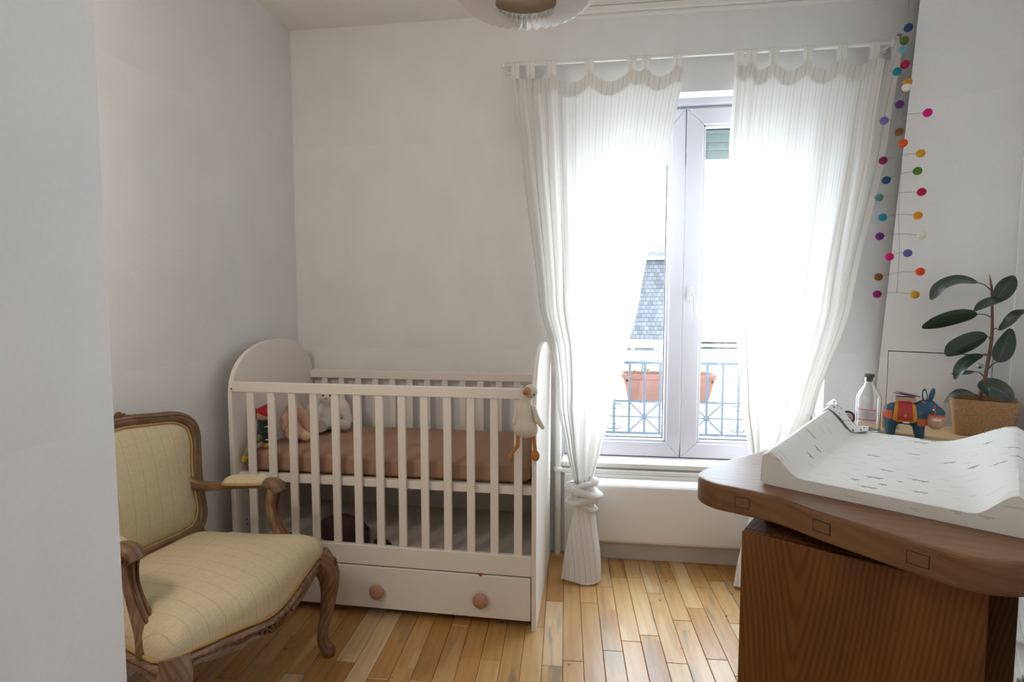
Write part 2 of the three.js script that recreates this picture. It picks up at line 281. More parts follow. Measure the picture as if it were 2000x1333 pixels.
// ---------------------------------------------------------------- floor boards
{
  const turn = 0.0321, W = 0.0705, gap = 0.0012, cs = Math.cos(turn), sn = Math.sin(turn), rest = [];
  function plank(w, l, ou, ov) {                         // low box with chamfered top edges
    const c = 0.0016, hw = w / 2, hl = l / 2, t = 0, b = -0.011;
    const ring = (ix, y) => [[-hw + ix, y, -hl + ix], [hw - ix, y, -hl + ix], [hw - ix, y, hl - ix], [-hw + ix, y, hl - ix]];
    const rows = [ring(0, b), ring(0, t - c), ring(c, t)], pos = [], uv = [];
    const put = (p) => { pos.push(...p); uv.push(p[0] + ou, p[2] + ov + (p[1] - t)); };
    for (let r = 0; r < 2; r++) for (let i = 0; i < 4; i++) { const A = rows[r][i], B = rows[r][(i + 1) % 4], C = rows[r + 1][(i + 1) % 4], D = rows[r + 1][i];[A, C, B, A, D, C].forEach(put); }
    const [A, B, C, D] = rows[2];[A, C, B, A, D, C].forEach(put);
    const g = new THREE.BufferGeometry(); g.setAttribute('position', new THREE.Float32BufferAttribute(pos, 3)); g.setAttribute('uv', new THREE.Float32BufferAttribute(uv, 2)); g.computeVertexNormals(); return g;
  }
  let count = 0;
  for (let i = -27; i < 30; i++) {
    let z = -1.5 - rr(0, 0.5);                           // rows run along z, measured from the window side
    while (z < 3.2) {
      const l = rr(0.3, 0.62), zc = z + l / 2, xl = i * W, x = xl * cs + (zc - 1) * sn + 0.0, zz = -2.2 + zc * cs - xl * sn + 0.2;
      z += l;
      if (x < -1.55 || x > 2.1 || zz + l / 2 < -2.66 || zz > 1.4) continue;
      const g = plank(W - gap, l - gap, rnd() * 3, rnd() * 3), mi = Math.floor(rnd() * floorMats.length);
      const inView = zz - l / 2 < -1.25 && zz + l / 2 > -2.62 && x < 1.6 && x > -1.5;
      if (inView && count < 300) { const m = part('board', g, floorMats[mi], floor); m.position.set(x, rr(-0.0006, 0), zz); m.rotation.y = turn; count++; }
      else rest.push(T(g, x, -0.0005, zz, 0, turn));
    }
  }
  const r = part('board_field', rest, floorMats[2], floor, 'oak boards of the entrance end'); r.userData.kind = 'stuff';
}

// ---------------------------------------------------------------- window
{
  const w = struct('window_1', null, null, 'white two-leaf casement window', 'window');
  const z0 = -2.80, z1 = -2.735, X0 = -0.13, X1 = 1.085, Y0 = 0.458, Y1 = 2.15, mid = 0.477;
  part('frame', [box(X0, X0 + 0.045, Y0, Y1, z0, z1, 0.004), box(X1 - 0.045, X1, Y0, Y1, z0, z1, 0.004), box(X0, X1, Y0, Y0 + 0.02, z0, z1 - 0.004, 0.003), box(X0, X1, Y1 - 0.012, Y1 + 0.006, z0, z1, 0.003), box(X0, X1, Y1 + 0.006, WY1 + 0.002, z0, -2.70, 0.003)], pvc, w);
  for (const [a, b, hinge] of [[X0 + 0.042, mid - 0.003, -1], [mid + 0.001, X1 - 0.042, 1]]) {
    const il = a + (hinge < 0 ? 0.07 : 0.078), ir = b - (hinge < 0 ? 0.064 : 0.07), yb = Y0 + 0.006, yt = Y1 - 0.006, ib = yb + 0.072, it = yt - 0.076, zb = -2.79, zf = -2.722;
    const bar = (pts) => { const g = extrude(pts, zf - zb, 0.004, 2, false); g.translate(0, 0, zb); return metreUV(g); };
    const sash = part('sash', [bar([[a, yb], [il, ib], [il, it], [a, yt]]), bar([[b, yb], [b, yt], [ir, it], [ir, ib]]), bar([[a, yb], [b, yb], [ir, ib], [il, ib]]), bar([[a, yt], [il, it], [ir, it], [b, yt]])], pvc, w);
    part('bead', [box(il - 0.002, il + 0.012, ib, it, -2.76, -2.730, 0.003), box(ir - 0.012, ir + 0.002, ib, it, -2.76, -2.730, 0.003), box(il, ir, ib - 0.002, ib + 0.012, -2.76, -2.730, 0.003), box(il, ir, it - 0.012, it + 0.002, -2.76, -2.730, 0.003)], pvc, sash);
    part('pane', box(il, ir, ib, it, -2.7655, -2.7645), glass, sash, 'clear glass pane');
    part('gasket', [box(il - 0.004, il + 0.016, ib, it, -2.775, -2.766), box(ir - 0.016, ir + 0.004, ib, it, -2.775, -2.766), box(il, ir, ib - 0.004, ib + 0.016, -2.775, -2.766), box(il, ir, it - 0.016, it + 0.004, -2.775, -2.766)], gasket, sash, 'dark rubber seal');
    if (hinge > 0) {
      part('handle', [box(0.495, 0.523, 1.235, 1.305, -2.724, -2.712, 0.005), rod([0.509, 1.27, -2.715], [0.509, 1.27, -2.675], 0.008), sweep([[0.509, 1.278, -2.672, 0.009, 0.007], [0.513, 1.25, -2.668, 0.009, 0.006], [0.518, 1.20, -2.668, 0.0085, 0.006], [0.521, 1.155, -2.67, 0.008, 0.006]], { seg: 12 })], pvc, sash);
    }
  }
}
{ // roller shutter hanging outside the glass
  const s = thing('roller_shutter', 'pale green-grey roller shutter drawn up above the casement window', 'shutter', [0.478, 0, -2.835]);
  for (let i = 0; i < 5; i++) { const g = sweep([[-0.57, 0, 0, 0.006, 0.021], [0.57, 0, 0, 0.006, 0.021]], { n: 3, seg: 12, steps: 1, up: [0, 1, 0] }); part('slat', T(g, 0, 1.955 + i * 0.04, 0), flat('#78867f', 0.5), s); }
  part('bottom_bar', bx(1.14, 0.036, 0.016, 0, 1.915, 0, 0.004), flat('#c3cad0', 0.45), s);
  part('box_cover', bx(1.15, 0.025, 0.02, 0, 2.165, -0.005), flat('#8d9a94', 0.5), s);
}
// convector under the sill
{
  const r = thing('radiator', 'smooth white convector with rounded edges under the window', 'radiator', [0.55, 0, 0]);
  const prof = [], N = 28; const yb = 0.088, yt = 0.388, zb = -2.586, zf = -2.522, cr = 0.045;
  prof.push([zb, yb], [zb, yt]);
  for (let i = 0; i <= 8; i++) { const a = i / 8 * Math.PI / 2; prof.push([zf - cr + Math.sin(a) * cr, yt - cr * 0.6 + Math.cos(a) * cr * 0.6]); }
  for (let i = 0; i <= 8; i++) { const a = i / 8 * Math.PI / 2; prof.push([zf - cr + Math.cos(a) * cr, yb + cr * 0.6 - Math.sin(a) * cr * 0.6]); }
  const rows = []; for (const [x, s] of [[-0.478, 0.86], [-0.472, 0.97], [-0.46, 1], [0.46, 1], [0.472, 0.97], [0.478, 0.86]]) rows.push(prof.map(([z, y]) => V(x, 0.238 + (y - 0.238) * (0.7 + 0.3 * s), zb + (z - zb) * s)));
  part('body', loft(rows, { loop: true, caps: true, crease: 0.7 }), M({ color: '#f7f5f2', roughness: 0.38 }), r);
  part('plinth', box(-0.45, 0.45, 0.0, 0.086, -2.586, -2.572, 0.003), flat('#cfcac4', 0.6), r);
}
{
  const p = thing('heating_pipe', 'white vertical heating pipe with a collar beside the cot', 'pipe', [-0.118, 0, -2.602]);
  part('pipe', rod([0, 0, 0], [0, 1.05, 0], 0.017, 20), whiteGloss, p);
  part('elbow', sweep([[0, 1.04, 0, 0.017], [0, 1.08, 0, 0.017], [0, 1.10, -0.018, 0.017], [0, 1.10, -0.04, 0.017]], { seg: 14 }), whiteGloss, p);
  part('collar', T(lathe([[0.017, -0.012], [0.023, -0.01], [0.024, 0], [0.023, 0.01], [0.017, 0.012]], 20), 0, 0.42, 0), whiteGloss, p);
}

// ---------------------------------------------------------------- outside the window
{
  const iron = flat('#5d6a72', 0.55);
  const g = thing('window_railing', 'dark wrought-iron window railing with crossed star panels', 'railing', [0.478, 0, -2.99]);
  const x0 = -0.64, x1 = 0.64, yt = 0.904, ym = 0.692, ys = 0.607, yb = 0.518, sp = 0.0813;
  part('top_rail', box(x0, x1, yt - 0.008, yt + 0.008, -0.012, 0.012, 0.003), iron, g);
  part('middle_rail', box(x0, x1, ym - 0.005, ym + 0.005, -0.006, 0.006), iron, g);
  part('bottom_rail', box(x0, x1, yb - 0.006, yb + 0.006, -0.008, 0.008), iron, g);
  part('star_rail', rod([x0, ys, 0], [x1, ys, 0], 0.004, 8), iron, g);
  const c0 = 0.333 - 0.478;
  for (let i = -6; i <= 9; i++) { const x = c0 + i * sp; if (x > x0 && x < x1) part('bar', rod([x, yb, 0], [x, yt, 0], 0.0065, 8), iron, g); }
  for (let i = -2; i <= 2; i++) {
    const x = c0 + i * sp * 4; if (Math.abs(x) > 0.66) continue;
    const d = sp * 1.02, e = 0.082;
    if (Math.abs(x) < 0.6) {
      for (const [sx, sy] of [[1, 1], [-1, 1], [1, -1], [-1, -1]]) part('brace', rod([x, ys, 0], [clamp(x + sx * d, x0, x1), ys + sy * e, 0], 0.0042, 8), iron, g);
      part('rosette', T(lathe([[0, -0.009], [0.010, -0.008], [0.017, 0], [0.010, 0.008], [0, 0.009]], 8), x, ys, 0, Math.PI / 2), iron, g);
    }
    const xr = x + sp * 2;
    if (Math.abs(xr) < 0.64) for (const [sx, sy] of [[1, 1], [-1, 1], [1, -1], [-1, -1]]) { const sc = []; for (let k = 0; k < 9; k++) { const a = k / 8 * 4.4; sc.push([xr + sx * (0.018 + 0.016 * Math.cos(a)), ys + sy * (0.055 + 0.016 * Math.sin(a)), 0]); } part('scroll', tube(sc, 0.0035, 6, 16), iron, g); }
  }
  for (const [x] of [[-0.61], [0.61]]) part('end_bar', rod([x, 0.40, 0], [x, yt, 0], 0.008, 8), iron, g);
  const sill = struct('trim_4', box(-0.2, 1.16, 0.36, 0.452, -3.06, -2.80, 0.006), flat('#c9c6c0', 0.8), 'pale stone outer window ledge', 'ledge');
  const pl = thing('window_box', 'terracotta window box hung on the railing', 'planter', [0.472, 0, -3.125]);
  const rows = [[0.672, 0.215, 0.062], [0.69, 0.220, 0.066], [0.80, 0.245, 0.080], [0.806, 0.255, 0.088], [0.832, 0.258, 0.090], [0.832, 0.245, 0.078], [0.80, 0.240, 0.074]].map(([y, hx, hz]) => { const r = []; for (let k = 0; k < 32; k++) { const a = k / 32 * 6.283, c = Math.cos(a), s = Math.sin(a); r.push(V(hx * Math.sign(c) * Math.abs(c) ** 0.3, y, hz * Math.sign(s) * Math.abs(s) ** 0.3)); } return r; });
  part('trough', loft(rows, { loop: true, crease: 0.6 }), M({ map: mottled(0.62, 0.45, 0.39, 0.06), roughness: 0.85 }), pl);
  part('base', T(new THREE.BoxGeometry(0.4, 0.006, 0.11), 0, 0.676, 0), flat('#9a5a42', 0.9), pl);
  part('soil', bx(0.47, 0.02, 0.14, 0, 0.80, 0), flat('#4d3a2b', 1), pl);
  part('hook', [tube([[-0.15, 0.83, 0.085], [-0.15, 0.89, 0.105], [-0.15, 0.915, 0.125], [-0.15, 0.90, 0.142]], 0.004), tube([[0.15, 0.83, 0.085], [0.15, 0.89, 0.105], [0.15, 0.915, 0.125], [0.15, 0.90, 0.142]], 0.004), tube([[-0.15, 0.67, 0.06], [-0.15, 0.668, 0.0], [-0.15, 0.668, -0.06]], 0.004), tube([[0.15, 0.67, 0.06], [0.15, 0.668, 0.0], [0.15, 0.668, -0.06]], 0.004)], iron, pl);
  const leafG = flat('#8f9a4e', 0.8), leafR = flat('#b0653f', 0.8);
  for (let i = 0; i < 16; i++) {
    const bx0 = rr(-0.2, 0.2), h = rr(0.04, 0.12), lx = rr(-0.04, 0.04);
    part('stem', tube([[bx0, 0.80, rr(-0.03, 0.03)], [bx0 + lx * 0.5, 0.80 + h * 0.6, 0], [bx0 + lx, 0.80 + h, 0.01]], 0.0016, 5, 6), leafG, pl);
    for (let k = 0; k < 3; k++) part('leaf', T(ball(0, 0, 0, 0.014, 0.0025, 0.006, 8), bx0 + lx + rr(-0.015, 0.015), 0.80 + h * rr(0.5, 1), rr(-0.02, 0.02), rr(-1, 1), rr(0, 3), rr(-0.8, 0.8)), rnd() < 0.75 ? leafG : leafR, pl);
  }
  // opposite buildings across the street
  const slateT = dataTex(512, 512, (u, v) => {
    const row = Math.floor(v * 16), off = row % 2 ? 0.5 : 0, q = u * 16 + off, col = Math.floor(q), fx = q - col, fy = v * 16 - row;
    const h = nz(col * 1.7, row * 2.3, 5) * 0.16, edge = (fy < 0.14 || fx < 0.07) ? 0.62 : 1, s = (0.56 + h) * edge; return [s * 0.74, s * 0.75, s * 0.78];
  });
  const slateM = M({ map: slateT, roughness: 0.6 }); slateT.repeat.set(0.55, 0.55);
  const stone = flat('#e6e3dc', 0.85), dark = flat('#596066', 0.6), zinc = flat('#8d99a4', 0.5);
  const b = thing('opposite_house', 'pale stone house across the street with a grey slate mansard', 'building', [0, 0, -14]);
  part('wall', box(-4.5, 2.38, -9, 0.05, -2, 0), stone, b);
  const roof = loft([[V(-4.5, 0.34, 0.05), V(2.38, 0.34, 0.05)], [V(-4.5, 2.42, -0.75), V(2.38, 2.42, -0.75)], [V(-4.5, 2.75, -2.2), V(2.38, 2.75, -2.2)]]);
  part('roof', roof, slateM, b);
  part('ridge_band', box(-4.5, 2.40, 2.38, 2.48, -0.85, -0.68), stone, b);
  part('cornice', [box(-4.5, 2.41, 0.16, 0.34, -0.3, 0.22), box(-4.5, 2.41, -0.02, 0.06, -0.3, 0.12)], stone, b);
  for (let i = 0; i < 11; i++) part('gutter_bracket', box(-4.3 + i * 0.56, -4.3 + i * 0.56 + 0.44, 0.062, 0.118, 0.05, 0.19), dark, b);
  const b2 = thing('white_apartment_block', 'white apartment block with a slim balcony railing across the street', 'building', [0, 0, -14]);
  part('wall', box(2.46, 9.5, -9, 3.2, -2.5, -0.25), stone, b2);
  part('cornice', [box(2.46, 9.5, 2.40, 2.48, -0.3, 0.0), box(2.46, 9.5, 2.10, 2.16, -0.3, -0.1)], stone, b2);
  part('balcony_slab', [box(2.46, 9.5, 0.32, 0.44, -0.3, 0.55), box(2.46, 9.5, 0.18, 0.26, -0.3, 0.4)], stone, b2);
  part('gutter', box(2.46, 9.5, 0.06, 0.13, -0.3, 0.2), zinc, b2);
  part('handrail', rod([2.46, 1.15, 0.5], [9.5, 1.15, 0.5], 0.014, 6), zinc, b2);
  for (let i = 0; i < 24; i++) part('baluster', rod([2.5 + i * 0.13, 0.44, 0.5], [2.5 + i * 0.13, 1.15, 0.5], 0.007, 5), zinc, b2);
  struct('trim_5', box(-30, 30, -9.2, -9, -40, -3.2), flat('#9a9a98', 0.9), 'street far below the window', 'street');
}

// ---------------------------------------------------------------- curtains
const rodY = 2.318, rodZ = -2.556;
{
  const r = thing('curtain_rod', 'thin white curtain rod above the window', 'curtain rod', [0.48, rodY, rodZ]);
  part('rod', T(rod([-0.85, 0, 0], [0.84, 0, 0], 0.0085, 14), 0, 0, 0), whiteGloss, r);
  for (const x of [-0.84, 0.80]) part('bracket', [rod([x, 0, 0], [x, 0, -0.062], 0.006, 10), T(lathe([[0, 0], [0.018, 0], [0.017, 0.005], [0, 0.006]], 18), x, 0, -0.064, Math.PI / 2), T(new THREE.TorusGeometry(0.011, 0.0035, 8, 18), x, 0, 0, 0, Math.PI / 2)], whiteGloss, r);
  for (const x of [-0.853, 0.843]) part('finial', ball(x, 0, 0, 0.012), whiteGloss, r);
  part('hook', [rod([0.83, 0.012, 0.0], [0.83, 0.03, 0.0], 0.004, 8), ball(0.826, 0.032, 0.002, 0.01, 0.005, 0.006, 10)], flat('#8e8c88', 0.5), r);
}
function curtain(label, rowsIn, foldFn, tabs, knot, tail) {
  const g = thing('curtain', label, 'curtain', [0, 0, 0]);
  const NU = 150, NV = 70;
  const ys = rowsIn.map((r) => r[0]);
  const at = (y, k) => { let i = 0; while (i < ys.length - 2 && y < ys[i + 1]) i++; const t = clamp((ys[i] - y) / (ys[i] - ys[i + 1])); const s = t * t * (3 - 2 * t) * 0.35 + t * 0.65; return lerp(rowsIn[i][k], rowsIn[i + 1][k], s); };
  const topY = (u) => { let a = 0, b = 1; for (const t of tabs) { if (t <= u) a = t; } for (const t of [...tabs].reverse()) { if (t >= u) b = t; } const w = b - a; if (w < 1e-6) return 2.272; const s = (u - a) / w; return 2.272 - Math.min(0.05, w * 0.22) * Math.sin(Math.PI * s) ** 0.8; };
  const yEnd = ys[ys.length - 1];
  const P = (u, y, off = 0) => { const xl = at(y, 1), xr = at(y, 2), z = at(y, 3), amp = at(y, 4); const f = foldFn(u, y); return V(lerp(xl, xr, u) + f[1] * amp * 0.5, y, z + f[0] * amp + off); };
  const rows = [];
  for (let j = 0; j <= NV; j++) { const row = []; for (let i = 0; i <= NU; i++) { const u = i / NU, y = lerp(topY(u), yEnd, (j / NV)); row.push(P(u, y)); } rows.push(row); }
  const geo = loft(rows); // cloth keeps its woven stripes: u follows the flat cloth
  const uv = geo.attributes.uv; for (let j = 0; j <= NV; j++) for (let i = 0; i <= NU; i++) uv.setXY(j * (NU + 1) + i, i / NU * 1.15, j / NV * 2.1);
  part('drape', geo, voile, g);
  const hb = []; for (let j = 0; j <= 3; j++) { const row = []; for (let i = 0; i <= NU; i++) { const u = i / NU; row.push(P(u, topY(u) - j / 3 * 0.062, 0.0025)); } hb.push(row); }
  part('header_band', loft(hb), voileDense, g, 'doubled scalloped hem');
  for (const t of tabs) {
    const p = P(t, 2.262), w = 0.019, path = [[p.y - 0.01, p.z + 0.003], [p.y + 0.03, (p.z + rodZ) / 2 + 0.008], [rodY, rodZ + 0.0115], [rodY + 0.0095, rodZ + 0.006], [rodY + 0.0115, rodZ], [rodY + 0.0095, rodZ - 0.006], [rodY, rodZ - 0.0115], [p.y + 0.03, (p.z + rodZ) / 2 - 0.008], [p.y - 0.01, p.z - 0.003]];
    part('tab', loft(path.map(([y, z]) => [V(p.x - w, y, z), V(p.x, y, z + 0.001), V(p.x + w, y, z)])), voileDense, g);
  }
  const [kx, ky, kz] = knot, bands = [];
  for (const [dy, rx, ry, tilt, th] of [[0.045, 0.050, 0.040, 0.35, 0.024], [0.015, 0.062, 0.05, -0.30, 0.030], [-0.02, 0.060, 0.05, 0.25, 0.028], [-0.045, 0.048, 0.042, -0.5, 0.022]]) {
    const pts = []; for (let k = 0; k < 14; k++) { const a = k / 14 * 6.283; pts.push([kx + rx * Math.cos(a), ky + dy + tilt * rx * Math.cos(a) + 0.004 * Math.sin(a * 5), kz + ry * Math.sin(a), th * (0.85 + 0.15 * Math.sin(a * 3)), th * 0.6]); }
    bands.push(sweep(pts, { seg: 10, closed: true, steps: 56, up: [0, 1, 0] }));
  }
  part('knot', bands, voileDense, g, 'cloth tied in a knot');
  const tr = [], [tx, tz, tw] = tail;
  for (let j = 0; j <= 24; j++) {
    const t = j / 24, y = lerp(ky - 0.035, 0.012, t), w = lerp(0.040, tw, sst(0, 0.8, t) * 0.4 + t * 0.6), d = lerp(0.028, 0.042, t), cx = lerp(kx + 0.005, tx, t), cz = lerp(kz, tz, t ** 1.3), row = [];
    for (let k = 0; k < 72; k++) { const a = k / 72 * 6.283, wr = 1 + 0.07 * Math.sin(a * 6 + 2.2 * Math.sin(a * 2 + 1) + 2.5 * t) * (1 - 0.65 * t) + 0.05 * nz(Math.cos(a) * 2, Math.sin(a) * 2, t * 3); row.push(V(cx + w * wr * Math.cos(a), y + 0.012 * t * Math.sin(a * 3 + 1) * (j === 24 ? 0.5 : 1), cz + d * wr * Math.sin(a))); }
    tr.push(row);
  }
  part('tail', loft(tr, { loop: true }), voileDense, g, 'loose cloth tail below the knot');
  return g;
}
curtain('knotted white voile curtain hanging between the cot and the window middle',
  [[2.33, -0.345, 0.445, rodZ + 0.004, 0.012], [1.93, -0.302, 0.378, -2.558, 0.020], [1.21, -0.213, 0.25, -2.553, 0.026], [1.0, -0.148, 0.200, -2.535, 0.022], [0.84, -0.124, 0.160, -2.52, 0.020], [0.74, -0.118, 0.137, -2.52, 0.022], [0.55, -0.075, 0.085, -2.48, 0.018], [0.40, -0.035, 0.045, -2.445, 0.012]],
  (u, y) => { const k = sst(0.42, 0.16, u), m = sst(2.0, 0.8, y); return [0.9 * k * Math.sin(u * 75 + 0.6 * Math.sin(y * 3)) + (0.25 + 0.55 * m) * Math.sin(u * 27 + 1.2 + 0.4 * Math.sin(y * 2.2)) + 0.35 * Math.exp(-(((u - 0.74) / 0.03) ** 2)) * 2 + m * 0.5 * Math.sin(u * 47 + 2), 0.6 * k * Math.cos(u * 75)]; },
  [0.03, 0.12, 0.24, 0.46, 0.70, 0.78, 0.955], [0.008, 0.362, -2.435], [0.0, -2.335, 0.088]);
curtain('knotted white voile curtain hanging beside the felt ball garland',
  [[2.33, 0.645, 1.335, rodZ + 0.004, 0.012], [1.93, 0.626, 1.29, -2.558, 0.022], [1.21, 0.655, 1.165, -2.553, 0.028], [0.76, 0.70, 1.015, -2.53, 0.026], [0.56, 0.735, 0.90, -2.49, 0.018], [0.42, 0.75, 0.83, -2.46, 0.012]],
  (u, y) => { const k = sst(0.30, 0.10, u) + sst(0.72, 0.9, u), m = sst(2.0, 0.8, y); return [0.8 * k * Math.sin(u * 66 + 0.6 * Math.sin(y * 3)) + (0.35 + 0.5 * m) * Math.sin(u * 31 + 0.4 + 0.4 * Math.sin(y * 2.2)) + m * 0.5 * Math.sin(u * 52 + 2), 0.6 * k * Math.cos(u * 66)]; },
  [0.03, 0.10, 0.24, 0.44, 0.64, 0.83, 0.95], [0.775, 0.38, -2.43], [0.735, -2.37, 0.085]);

// ---------------------------------------------------------------- cot
const COT = [-0.779, 0, -2.27], COTR = -0.0225;
const cot = (x, y, z) => { const c = Math.cos(COTR), s = Math.sin(COTR); return [COT[0] + x * c + z * s, COT[1] + y, COT[2] - x * s + z * c]; };
{
  const g = thing('cot', 'white slatted baby cot with arched end panels and a wide drawer', 'cot', COT, COTR);
  const end = () => { const p = []; p.push([-0.315, 0], [0.315, 0], [0.315, 0.80]); for (let i = 0; i <= 24; i++) { const a = i / 24 * Math.PI, c = Math.cos(a), s = Math.sin(a); p.push([0.315 * Math.sign(c) * Math.abs(c) ** 0.9, 0.84 + 0.222 * s ** 0.8]); } p.push([-0.315, 0.80]); const e = extrude(p, 0.018, 0.003, 2, false); e.rotateY(-Math.PI / 2); return e; };   // extruded along -x
  part('end_panel', metreUV(T(end(), -0.595, 0, 0)), cribWhite, g); part('end_panel', metreUV(T(end(), 0.621, 0, 0)), cribWhite, g);
  const xi = -0.595, xo = 0.603;
  for (const z of [0.300, -0.300]) {
    part('top_rail', box(xi, xo, z > 0 ? 0.873 : 0.85, z > 0 ? 0.912 : 0.89, z - 0.012, z + 0.012, 0.003), cribWhite, g);
    for (let i = 0; i < 13; i++) { const x = -0.5225 + i * 0.0895; part('slat', z > 0 ? box(x - 0.0155, x + 0.0155, 0.27, 0.88, z - 0.007, z + 0.007, 0.003) : box(x - 0.0155, x + 0.0155, 0.50, 0.855, z - 0.007, z + 0.007, 0.003), cribWhite, g); }
    if (z < 0) { part('back_board', box(xi, xo, 0.20, 0.50, z - 0.012, z + 0.004), cribWhite, g); }
  }
  part('base_rail', box(xi, xo, 0.206, 0.284, 0.292, 0.312, 0.003), cribWhite, g);
  part('platform_rail', box(xi, xo, 0.508, 0.540, 0.262, 0.288, 0.003), cribWhite, g);
  part('platform_rail', box(xi, xo, 0.50, 0.535, -0.29, -0.27, 0.003), cribWhite, g);
  for (let i = 0; i < 11; i++) part('bed_slat', box(-0.58 + i * 0.113, -0.51 + i * 0.113, 0.524, 0.535, -0.275, 0.27), flat('#cdb08a', 0.7), g);
  part('shelf_board', box(xi, xo, 0.200, 0.214, -0.29, 0.292), cribWhite, g);
  const dr = part('drawer', box(xi + 0.004, xo - 0.003, 0.034, 0.200, 0.292, 0.312, 0.003), cribWhite, g);
  part('drawer_box', [box(xi + 0.03, xo - 0.03, 0.05, 0.06, -0.26, 0.292), box(xi + 0.03, xi + 0.042, 0.05, 0.17, -0.26, 0.292), box(xo - 0.042, xo - 0.03, 0.05, 0.17, -0.26, 0.292), box(xi + 0.03, xo - 0.03, 0.05, 0.17, -0.27, -0.258)], flat('#d8d0c4', 0.7), dr);
  const kp = [[0, 0], [0.012, 0], [0.012, 0.006], [0.024, 0.009], [0.029, 0.015], [0.028, 0.021], [0.020, 0.026], [0.008, 0.0285], [0, 0.029]];
  for (const x of [0.002, 0.411]) part('knob', T(lathe(kp, 32), x, 0.108, 0.311, Math.PI / 2), M({ map: plushTex('#b98f75', 0.1), roughness: 0.55 }), dr, 'round pinkish wooden knob');
  for (const [x, y, z] of [[-0.600, 0.885, 0.3135], [-0.5955, 0.33, 0.25], [-0.5955, 0.31, 0.25]]) part('screw', ball(x + 0.004, y, z, 0.004, 0.004, 0.002, 8), flat('#5a5048', 0.5), g);
}
single('red_bead', T(merge([ball(0, 0, 0, 0.005, 0.006, 0.004, 12), ball(0.005, 0.003, 0, 0.003, 0.003, 0.003, 8), ball(-0.005, 0.003, 0, 0.003, 0.003, 0.003, 8)]), ...cot(0.409, 0.203, 0.315)), flat('#b02a2c', 0.5), 'tiny red toggle caught on the top edge of the cot drawer', 'toggle');
{
  const m = thing('mattress', 'cot mattress under a dusty brown fitted sheet', 'mattress', COT, COTR);
  const rows = [], N = 40;
  for (let i = 0; i <= N; i++) {
    const t = i / N, x = lerp(-0.585, 0.592, t), e = Math.min(1, Math.min(t, 1 - t) * 26), sh = 0.55 + 0.45 * Math.sqrt(1 - (1 - e) ** 2), row = [];
    for (let k = 0; k < 64; k++) { const a = k / 64 * 6.283, c = Math.cos(a), s = Math.sin(a); const z = 0.262 * Math.sign(c) * Math.abs(c) ** 0.22, y = 0.5795 + 0.0435 * sh * Math.sign(s) * Math.abs(s) ** 0.3; row.push(V(x, y + (s > 0.1 ? 0.004 * nz(x * 6, z * 8, 3) + 0.002 * nz(x * 22, z * 14, 8) : 0), z * (0.985 + 0.015 * sh) + 0.003 * nz(x * 9, y * 30, 1) * c)); }
    rows.push(row);
  }
  part('sheet', loft(rows, { loop: true, caps: true }), sheet, m);
}
{ // soft doll in the corner
  const g = thing('soft_doll', 'soft doll in a red hat and striped sleeves leaning in the cot corner', 'soft toy', cot(-0.545, 0.633, 0.19), 0.35);
  const grey = plush('#4a4f52');
  part('body', blob([[0.0, 0.035, 0, 0.026, 0.0, 0.085, 0, 0.020], [0, 0.10, 0, 0.02, 0, 0.115, 0, 0.022]], 0.01, 32), grey, g);
  part('head', ball(0.002, 0.125, 0.006, 0.027, 0.026, 0.025), plush('#d9b79c'), g);
  const hat = part('hat', T(lathe([[0.031, 0], [0.030, 0.010], [0.024, 0.022], [0.013, 0.034], [0.006, 0.045], [0, 0.047]], 20), 0.002, 0.128, 0.002, -0.1, 0, -0.45), plush('#c8323a'), g, 'red hat');
  part('hat_flap', blob([[-0.030, 0.145, 0.01, 0.012, -0.034, 0.105, 0.012, 0.010], [0.022, 0.16, 0.01, 0.010, 0.034, 0.172, 0.01, 0.007]], 0.008, 28), plush('#c8323a'), hat);
  part('hat_tip', ball(0.040, 0.176, 0.01, 0.009), flat('#26211f', 0.9), hat);
  const arm = part('arm', blob([[0.015, 0.09, 0.012, 0.014, 0.022, 0.045, 0.03, 0.013], [0.022, 0.045, 0.03, 0.013, 0.018, 0.015, 0.038, 0.012]], 0.008, 28), plush('#2c3634'), g);
  for (let i = 0; i < 4; i++) part('stripe', T(new THREE.TorusGeometry(0.0125, 0.0028, 8, 20), 0.0195 + 0.001 * i, 0.075 - i * 0.017, 0.018 + i * 0.0055, Math.PI / 2 - 0.35), plush('#d9dcc0'), arm, 'pale stripe');
  part('hand', ball(0.017, 0.006, 0.040, 0.014, 0.014, 0.012), plush('#d59a2c'), g, 'yellow hand');
  part('leg', blob([[-0.012, 0.03, 0.02, 0.016, -0.032, 0.022, 0.058, 0.013], [-0.032, 0.022, 0.058, 0.013, -0.056, -0.028, 0.066, 0.011]], 0.008, 32), plush('#8d8f62'), g);
  part('foot', blob([[-0.057, -0.033, 0.066, 0.012, -0.062, -0.046, 0.066, 0.011]], 0.004, 22), plush('#d8ab3a'), g, 'yellow foot');
}
